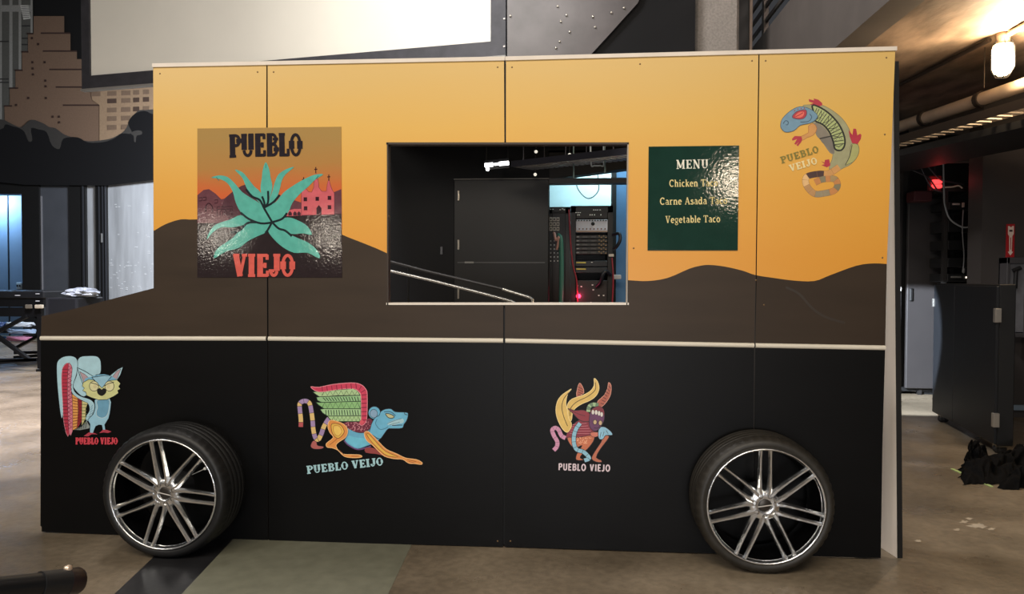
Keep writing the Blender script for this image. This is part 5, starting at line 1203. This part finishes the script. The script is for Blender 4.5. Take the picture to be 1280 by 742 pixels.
ex_ = MB(); ex_.tube([(x0+.09, YP-.127, z1-.12), (x0+.085, YP-.127, z1-.3)], .018, BLK, 10); ex_.tube([(x0+.06, YP-.127, z1-.13), (x0+.13, YP-.127, z1-.1)], .02, BLK, 10); ex_.build('door_pull', t)
x0, x1 = P(1257, 300, YP).x, P(1267, 300, YP).x; z0, z1 = P(1262, 322, YP).z, P(1262, 280, YP).z
t = thing('arrow_sign', 'narrow red sign with a white downward arrow on the dark wall', 'sign', ((x0+x1)/2, YP-.01, z0))
MB().box(((x0+x1)/2, YP-.01, (z0+z1)/2), (x1-x0, .012, z1-z0), M('sign_red', (176, 36, 40), .4, emit=0)).build('plate', t)
xc = (x0+x1)/2; W_ = x1-x0; H_ = z1-z0; y_ = YP-.0175; zz = lambda f: z0+H_*f; mb = MB()
mb.poly([(xc-.36*W_, y_, zz(.94)), (xc-.18*W_, y_, zz(.94)), (xc, y_, zz(.90)), (xc+.18*W_, y_, zz(.94)), (xc+.36*W_, y_, zz(.94)), (xc+.36*W_, y_, zz(.70)), (xc+.2*W_, y_, zz(.64)), (xc+.16*W_, y_, zz(.18)), (xc+.34*W_, y_, zz(.18)), (xc, y_, zz(.06)), (xc-.34*W_, y_, zz(.18)), (xc-.16*W_, y_, zz(.18)), (xc-.2*W_, y_, zz(.64)), (xc-.36*W_, y_, zz(.70))], M('sign_white', (236, 214, 200), .5)); mb.build('arrow', t)
mb = MB(); mb.box((xc, y_-.001, zz(.80)), (W_*.4, .001, H_*.06), M('sign_ink', (70, 40, 38), .5)); mb.box((xc, y_-.001, zz(.42)), (W_*.09, .001, H_*.36), M('sign_red')); mb.build('sign_print', t)
# black drape heap, green tape
cl = thing('drape_heap', 'heap of crumpled black drape on the floor in front of the cabinet', 'drape', tuple(F(1240, 592)))
CLM = M('black_cloth', (9, 9, 10), .85, spec=.1, var=.25, vscale=9)
def heap(px0, px1, pyf, pyb, hmax, sd, nm):
    a, b = F(px0, pyf), F(px1, pyf); a2, b2 = F(px0+3, pyb), F(px1, pyb); nu, nv = 46, 30; vs = []
    for j in range(nv+1):
        for i in range(nu+1):
            u, v = i/nu, j/nv; e = min(1, 4.5*min(u, 1-u, v, 1-v))
            n_ = noise.noise(Vector((u*4.2+sd, v*3.1, sd))); n2 = abs(noise.noise(Vector((u*9+sd, v*6+2, 1.7))))
            n3 = noise.noise(Vector((u*2.2+sd*2, v*2.2, 4)))
            z = max(.004, e**.7*hmax*(.45+.55*n3+.35*n_+.35*(1-n2*2)))
            q = (a+(b-a)*u)*(1-v)+(a2+(b2-a2)*u)*v; y = q.y
            vs.append((q.x+.05*n_+(1-e)*.05*n2, y+.06*n2+.05*noise.noise(Vector((u*7, sd, v))), z))
    return MB().add(vs, [[j*(nu+1)+i, j*(nu+1)+i+1, (j+1)*(nu+1)+i+1, (j+1)*(nu+1)+i] for j in range(nv) for i in range(nu)], CLM, True).build(nm, cl)
heap(1205, 1300, 606, 574, .15, 3.3, 'fold'); heap(1198, 1245, 597, 582, .09, 8.1, 'fold'); heap(1252, 1320, 613, 590, .11, 5.7, 'fold')
heap(1206, 1234, 588, 574, .17, 1.9, 'fold')
a, b = F(1190, 586), F(1240, 608.5); mb = MB(); mb.bar(a+Vector((0, 0, .003)), b+Vector((0, 0, .003)), .022, .004, M('tape_green', (176, 200, 130), .5)); tag(mb.build('floor_tape'), 'thin pale green tape line on the floor along the black drape', 'tape')
# low pipe section / skirting beside the door, small pale trim at the far right
mb = MB(); mb.box(P(1276, 509, YP-.03), (.25, .04, .05), M('skirting_pale', (120, 136, 150), .5)); struct('baseboard_right', mb)

# black tube end poking in at the front left corner
DQ = 1.25
def at_depth(px, py, dd): r_ = ray(px, py); return CAM+r_*(dd/r_.dot(FW))
a, b = at_depth(-220, 760, .95), at_depth(100, 725, 1.25)
t = thing('stand_boom', 'black tube end poking into the front left corner above the floor', 'stand', (a.x, a.y, 0))
rr = 14.5/FPX*1.25
MB().tube([a, a+(b-a)*.86], rr*.95, BM, 20).build('tube', t)
MB().tube([a+(b-a)*.80, a+(b-a)*.93], rr*1.06, M('boom_sleeve', (16, 17, 19), .5), 20).build('sleeve', t)
MB().tube([a+(b-a)*.93, a+(b-a)*.985, b], [rr*1.1, rr*1.12, rr*.98], M('boom_cap', (30, 20, 20), .4), 20).build('end_cap', t)
c = a+(b-a)*.94+Vector((0, 0, rr*1.15)); MB().lathe([(0, .006), (.006, .004), (.007, -.004)], M('cap_screw', (200, 180, 160), .3, .6), 12, 'Z', c).build('screw', t)
MB().tube([a+(b-a)*.12, Vector((a.x+.02, a.y, .02))], .018, BM, 14).build('upright', t)
MB().lathe([(0, .03), (.10, .025), (.14, .0), (0, 0)], BM, 30, 'Z', (a.x+.02, a.y, .001)).build('base', t)
